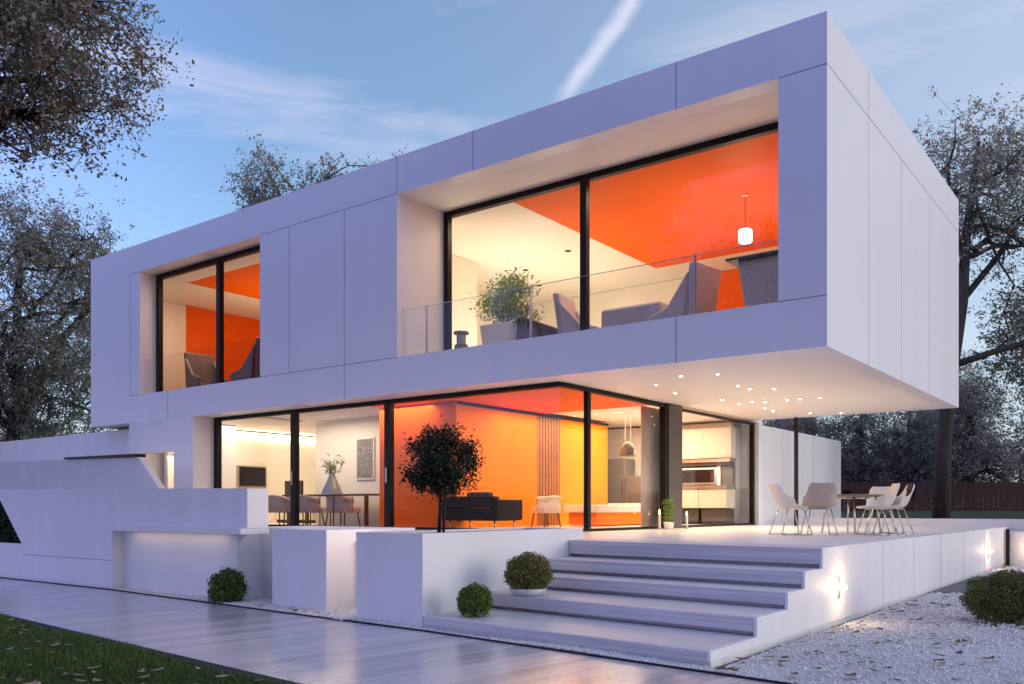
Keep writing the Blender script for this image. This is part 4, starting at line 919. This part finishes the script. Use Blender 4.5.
# ------------------------------------------------------------------ sky, sun, camera
W = bpy.data.worlds.new('World'); S.world = W; W.use_nodes = True
nt = W.node_tree; bg = nt.nodes['Background']
SUN_EL, SUN_AZ = 12.0, R(66)                                     # azimuth measured from +Y towards +X
sky = N(nt, 'ShaderNodeTexSky', sky_type='NISHITA'); sky.sun_disc = False
sky.sun_elevation = R(SUN_EL); sky.sun_rotation = SUN_AZ; sky.air_density = 1.0; sky.dust_density = 1.6; sky.ozone_density = 3.0
tc = N(nt, 'ShaderNodeTexCoord')
mp = N(nt, 'ShaderNodeMapping'); mp.inputs['Scale'].default_value = (1.2, 1.2, 7.0); mp.inputs['Rotation'].default_value = (0, R(6), R(20)); nt.links.new(tc.outputs['Generated'], mp.inputs['Vector'])
ns = N(nt, 'ShaderNodeTexNoise'); ns.inputs['Scale'].default_value = 2.2; ns.inputs['Detail'].default_value = 7; ns.inputs['Roughness'].default_value = .55; ns.inputs['Distortion'].default_value = .4
nt.links.new(mp.outputs[0], ns.inputs['Vector'])
cr = N(nt, 'ShaderNodeValToRGB'); cr.color_ramp.elements[0].position = .50; cr.color_ramp.elements[1].position = .80
cr.color_ramp.elements[0].color = (0, 0, 0, 1); cr.color_ramp.elements[1].color = (.55, .55, .55, 1)
nt.links.new(ns.outputs['Fac'], cr.inputs['Fac'])
# vapour trail: a narrow band of sky directions
def dirv(px, py): v = np.array(((px-512)/872*_c-_s, (px-512)/872*_s+_c, (508-py)/872)); return v/np.linalg.norm(v)
d1, d2 = dirv(566, 95), dirv(634, 0); nn = np.cross(d1, d2); nn /= np.linalg.norm(nn); mid = dirv(604, 40)
dt = N(nt, 'ShaderNodeVectorMath', operation='DOT_PRODUCT'); dt.inputs[1].default_value = tuple(nn)
nrm = N(nt, 'ShaderNodeVectorMath', operation='NORMALIZE'); nt.links.new(tc.outputs['Generated'], nrm.inputs[0]); nt.links.new(nrm.outputs[0], dt.inputs[0])
wob = N(nt, 'ShaderNodeTexNoise'); wob.inputs['Scale'].default_value = 26; wob.inputs['Detail'].default_value = 4; nt.links.new(nrm.outputs[0], wob.inputs['Vector'])
wa = N(nt, 'ShaderNodeMath', operation='MULTIPLY_ADD'); wa.inputs[1].default_value = .02; nt.links.new(wob.outputs['Fac'], wa.inputs[0]); nt.links.new(dt.outputs['Value'], wa.inputs[2])
wb = N(nt, 'ShaderNodeMath', operation='SUBTRACT'); wb.inputs[1].default_value = .010; nt.links.new(wa.outputs[0], wb.inputs[0])
ab = N(nt, 'ShaderNodeMath', operation='ABSOLUTE'); nt.links.new(wb.outputs[0], ab.inputs[0])
b1 = N(nt, 'ShaderNodeMapRange', interpolation_type='SMOOTHSTEP'); b1.inputs['From Min'].default_value = .0; b1.inputs['From Max'].default_value = .015; b1.inputs['To Min'].default_value = 1; b1.inputs['To Max'].default_value = 0
nt.links.new(ab.outputs[0], b1.inputs['Value'])
dm = N(nt, 'ShaderNodeVectorMath', operation='DOT_PRODUCT'); dm.inputs[1].default_value = tuple(mid); nt.links.new(nrm.outputs[0], dm.inputs[0])
b2 = N(nt, 'ShaderNodeMapRange', interpolation_type='SMOOTHSTEP'); b2.inputs['From Min'].default_value = math.cos(.085); b2.inputs['From Max'].default_value = math.cos(.035); nt.links.new(dm.outputs['Value'], b2.inputs['Value'])
b3 = N(nt, 'ShaderNodeMath', operation='MULTIPLY'); nt.links.new(b1.outputs[0], b3.inputs[0]); nt.links.new(b2.outputs[0], b3.inputs[1])
b4 = N(nt, 'ShaderNodeMath', operation='MULTIPLY'); b4.inputs[1].default_value = .42; nt.links.new(b3.outputs[0], b4.inputs[0])
CLOUD = (3.4, 3.15, 3.7)
TINT = (1.05, 1.0, .98)
VEIL = (2.15, 2.42, 2.9)
TINT2 = (1.76, 1.20, 1.76)
# the sky opposite the sunset turns violet (the twilight belt)
vd = N(nt, 'ShaderNodeVectorMath', operation='DOT_PRODUCT'); vd.inputs[1].default_value = (-.35, -.94, 0); nt.links.new(nrm.outputs[0], vd.inputs[0])
vr = N(nt, 'ShaderNodeMapRange', interpolation_type='SMOOTHSTEP'); vr.inputs['From Min'].default_value = -.35; vr.inputs['From Max'].default_value = .5; nt.links.new(vd.outputs['Value'], vr.inputs['Value'])
vt = N(nt, 'ShaderNodeMix', data_type='RGBA'); vt.inputs['A'].default_value = (*TINT, 1); vt.inputs['B'].default_value = (*TINT2, 1); nt.links.new(vr.outputs[0], vt.inputs['Factor'])
tn = N(nt, 'ShaderNodeMix', data_type='RGBA', blend_type='MULTIPLY'); tn.inputs['Factor'].default_value = 1; nt.links.new(vt.outputs['Result'], tn.inputs['B']); nt.links.new(sky.outputs[0], tn.inputs['A'])
m1 = N(nt, 'ShaderNodeMix', data_type='RGBA'); m1.inputs['B'].default_value = (*CLOUD, 1); nt.links.new(cr.outputs[0], m1.inputs['Factor']); nt.links.new(tn.outputs['Result'], m1.inputs['A'])
# thin high veil brightening the sky towards the set sun
hd_ = N(nt, 'ShaderNodeVectorMath', operation='DOT_PRODUCT'); hd_.inputs[1].default_value = (math.sin(SUN_AZ), math.cos(SUN_AZ), 0); nt.links.new(nrm.outputs[0], hd_.inputs[0])
hr_ = N(nt, 'ShaderNodeMapRange', interpolation_type='SMOOTHSTEP'); hr_.inputs['From Min'].default_value = -.55; hr_.inputs['From Max'].default_value = .5; hr_.inputs['To Max'].default_value = .6; nt.links.new(hd_.outputs['Value'], hr_.inputs['Value'])
m3 = N(nt, 'ShaderNodeMix', data_type='RGBA'); m3.inputs['B'].default_value = (*VEIL, 1); nt.links.new(hr_.outputs[0], m3.inputs['Factor']); nt.links.new(m1.outputs['Result'], m3.inputs['A'])
m1 = m3
m2 = N(nt, 'ShaderNodeMix', data_type='RGBA'); m2.inputs['B'].default_value = (CLOUD[0]*1.2, CLOUD[1]*1.2, CLOUD[2]*1.2, 1); nt.links.new(b4.outputs[0], m2.inputs['Factor']); nt.links.new(m1.outputs['Result'], m2.inputs['A'])
nt.links.new(m2.outputs['Result'], bg.inputs['Color']); bg.inputs['Strength'].default_value = .15

sun = lamp('sun', 'SUN', (20, 10, 20), .20, (.90, .88, 1), None, angle=R(25))
sv = np.array((math.sin(SUN_AZ)*math.cos(R(12)), math.cos(SUN_AZ)*math.cos(R(12)), math.sin(R(12))))
from mathutils import Vector
sun.rotation_euler = Vector(sv).to_track_quat('Z', 'Y').to_euler()

cam = bpy.data.cameras.new('camera'); co = bpy.data.objects.new('camera', cam); COL.objects.link(co)
co.location = (0, 0, 1.25); co.rotation_euler = (R(90), 0, _a); cam.sensor_width = 36; cam.lens = 36*872/1024
cam.shift_y = (508-342)/1024; cam.clip_end = 2000; cam.clip_start = .05
S.camera = co
S.view_settings.view_transform = 'Standard'; S.view_settings.look = 'None'; S.view_settings.gamma = 1; S.view_settings.exposure = 1.0; S.view_settings.use_curve_mapping = False
S.cycles.use_denoising = True; S.cycles.max_bounces = 10; S.cycles.diffuse_bounces = 5; S.cycles.glossy_bounces = 5; S.cycles.transparent_max_bounces = 24
S.cycles.caustics_reflective = False; S.cycles.caustics_refractive = False; S.cycles.sample_clamp_indirect = 6
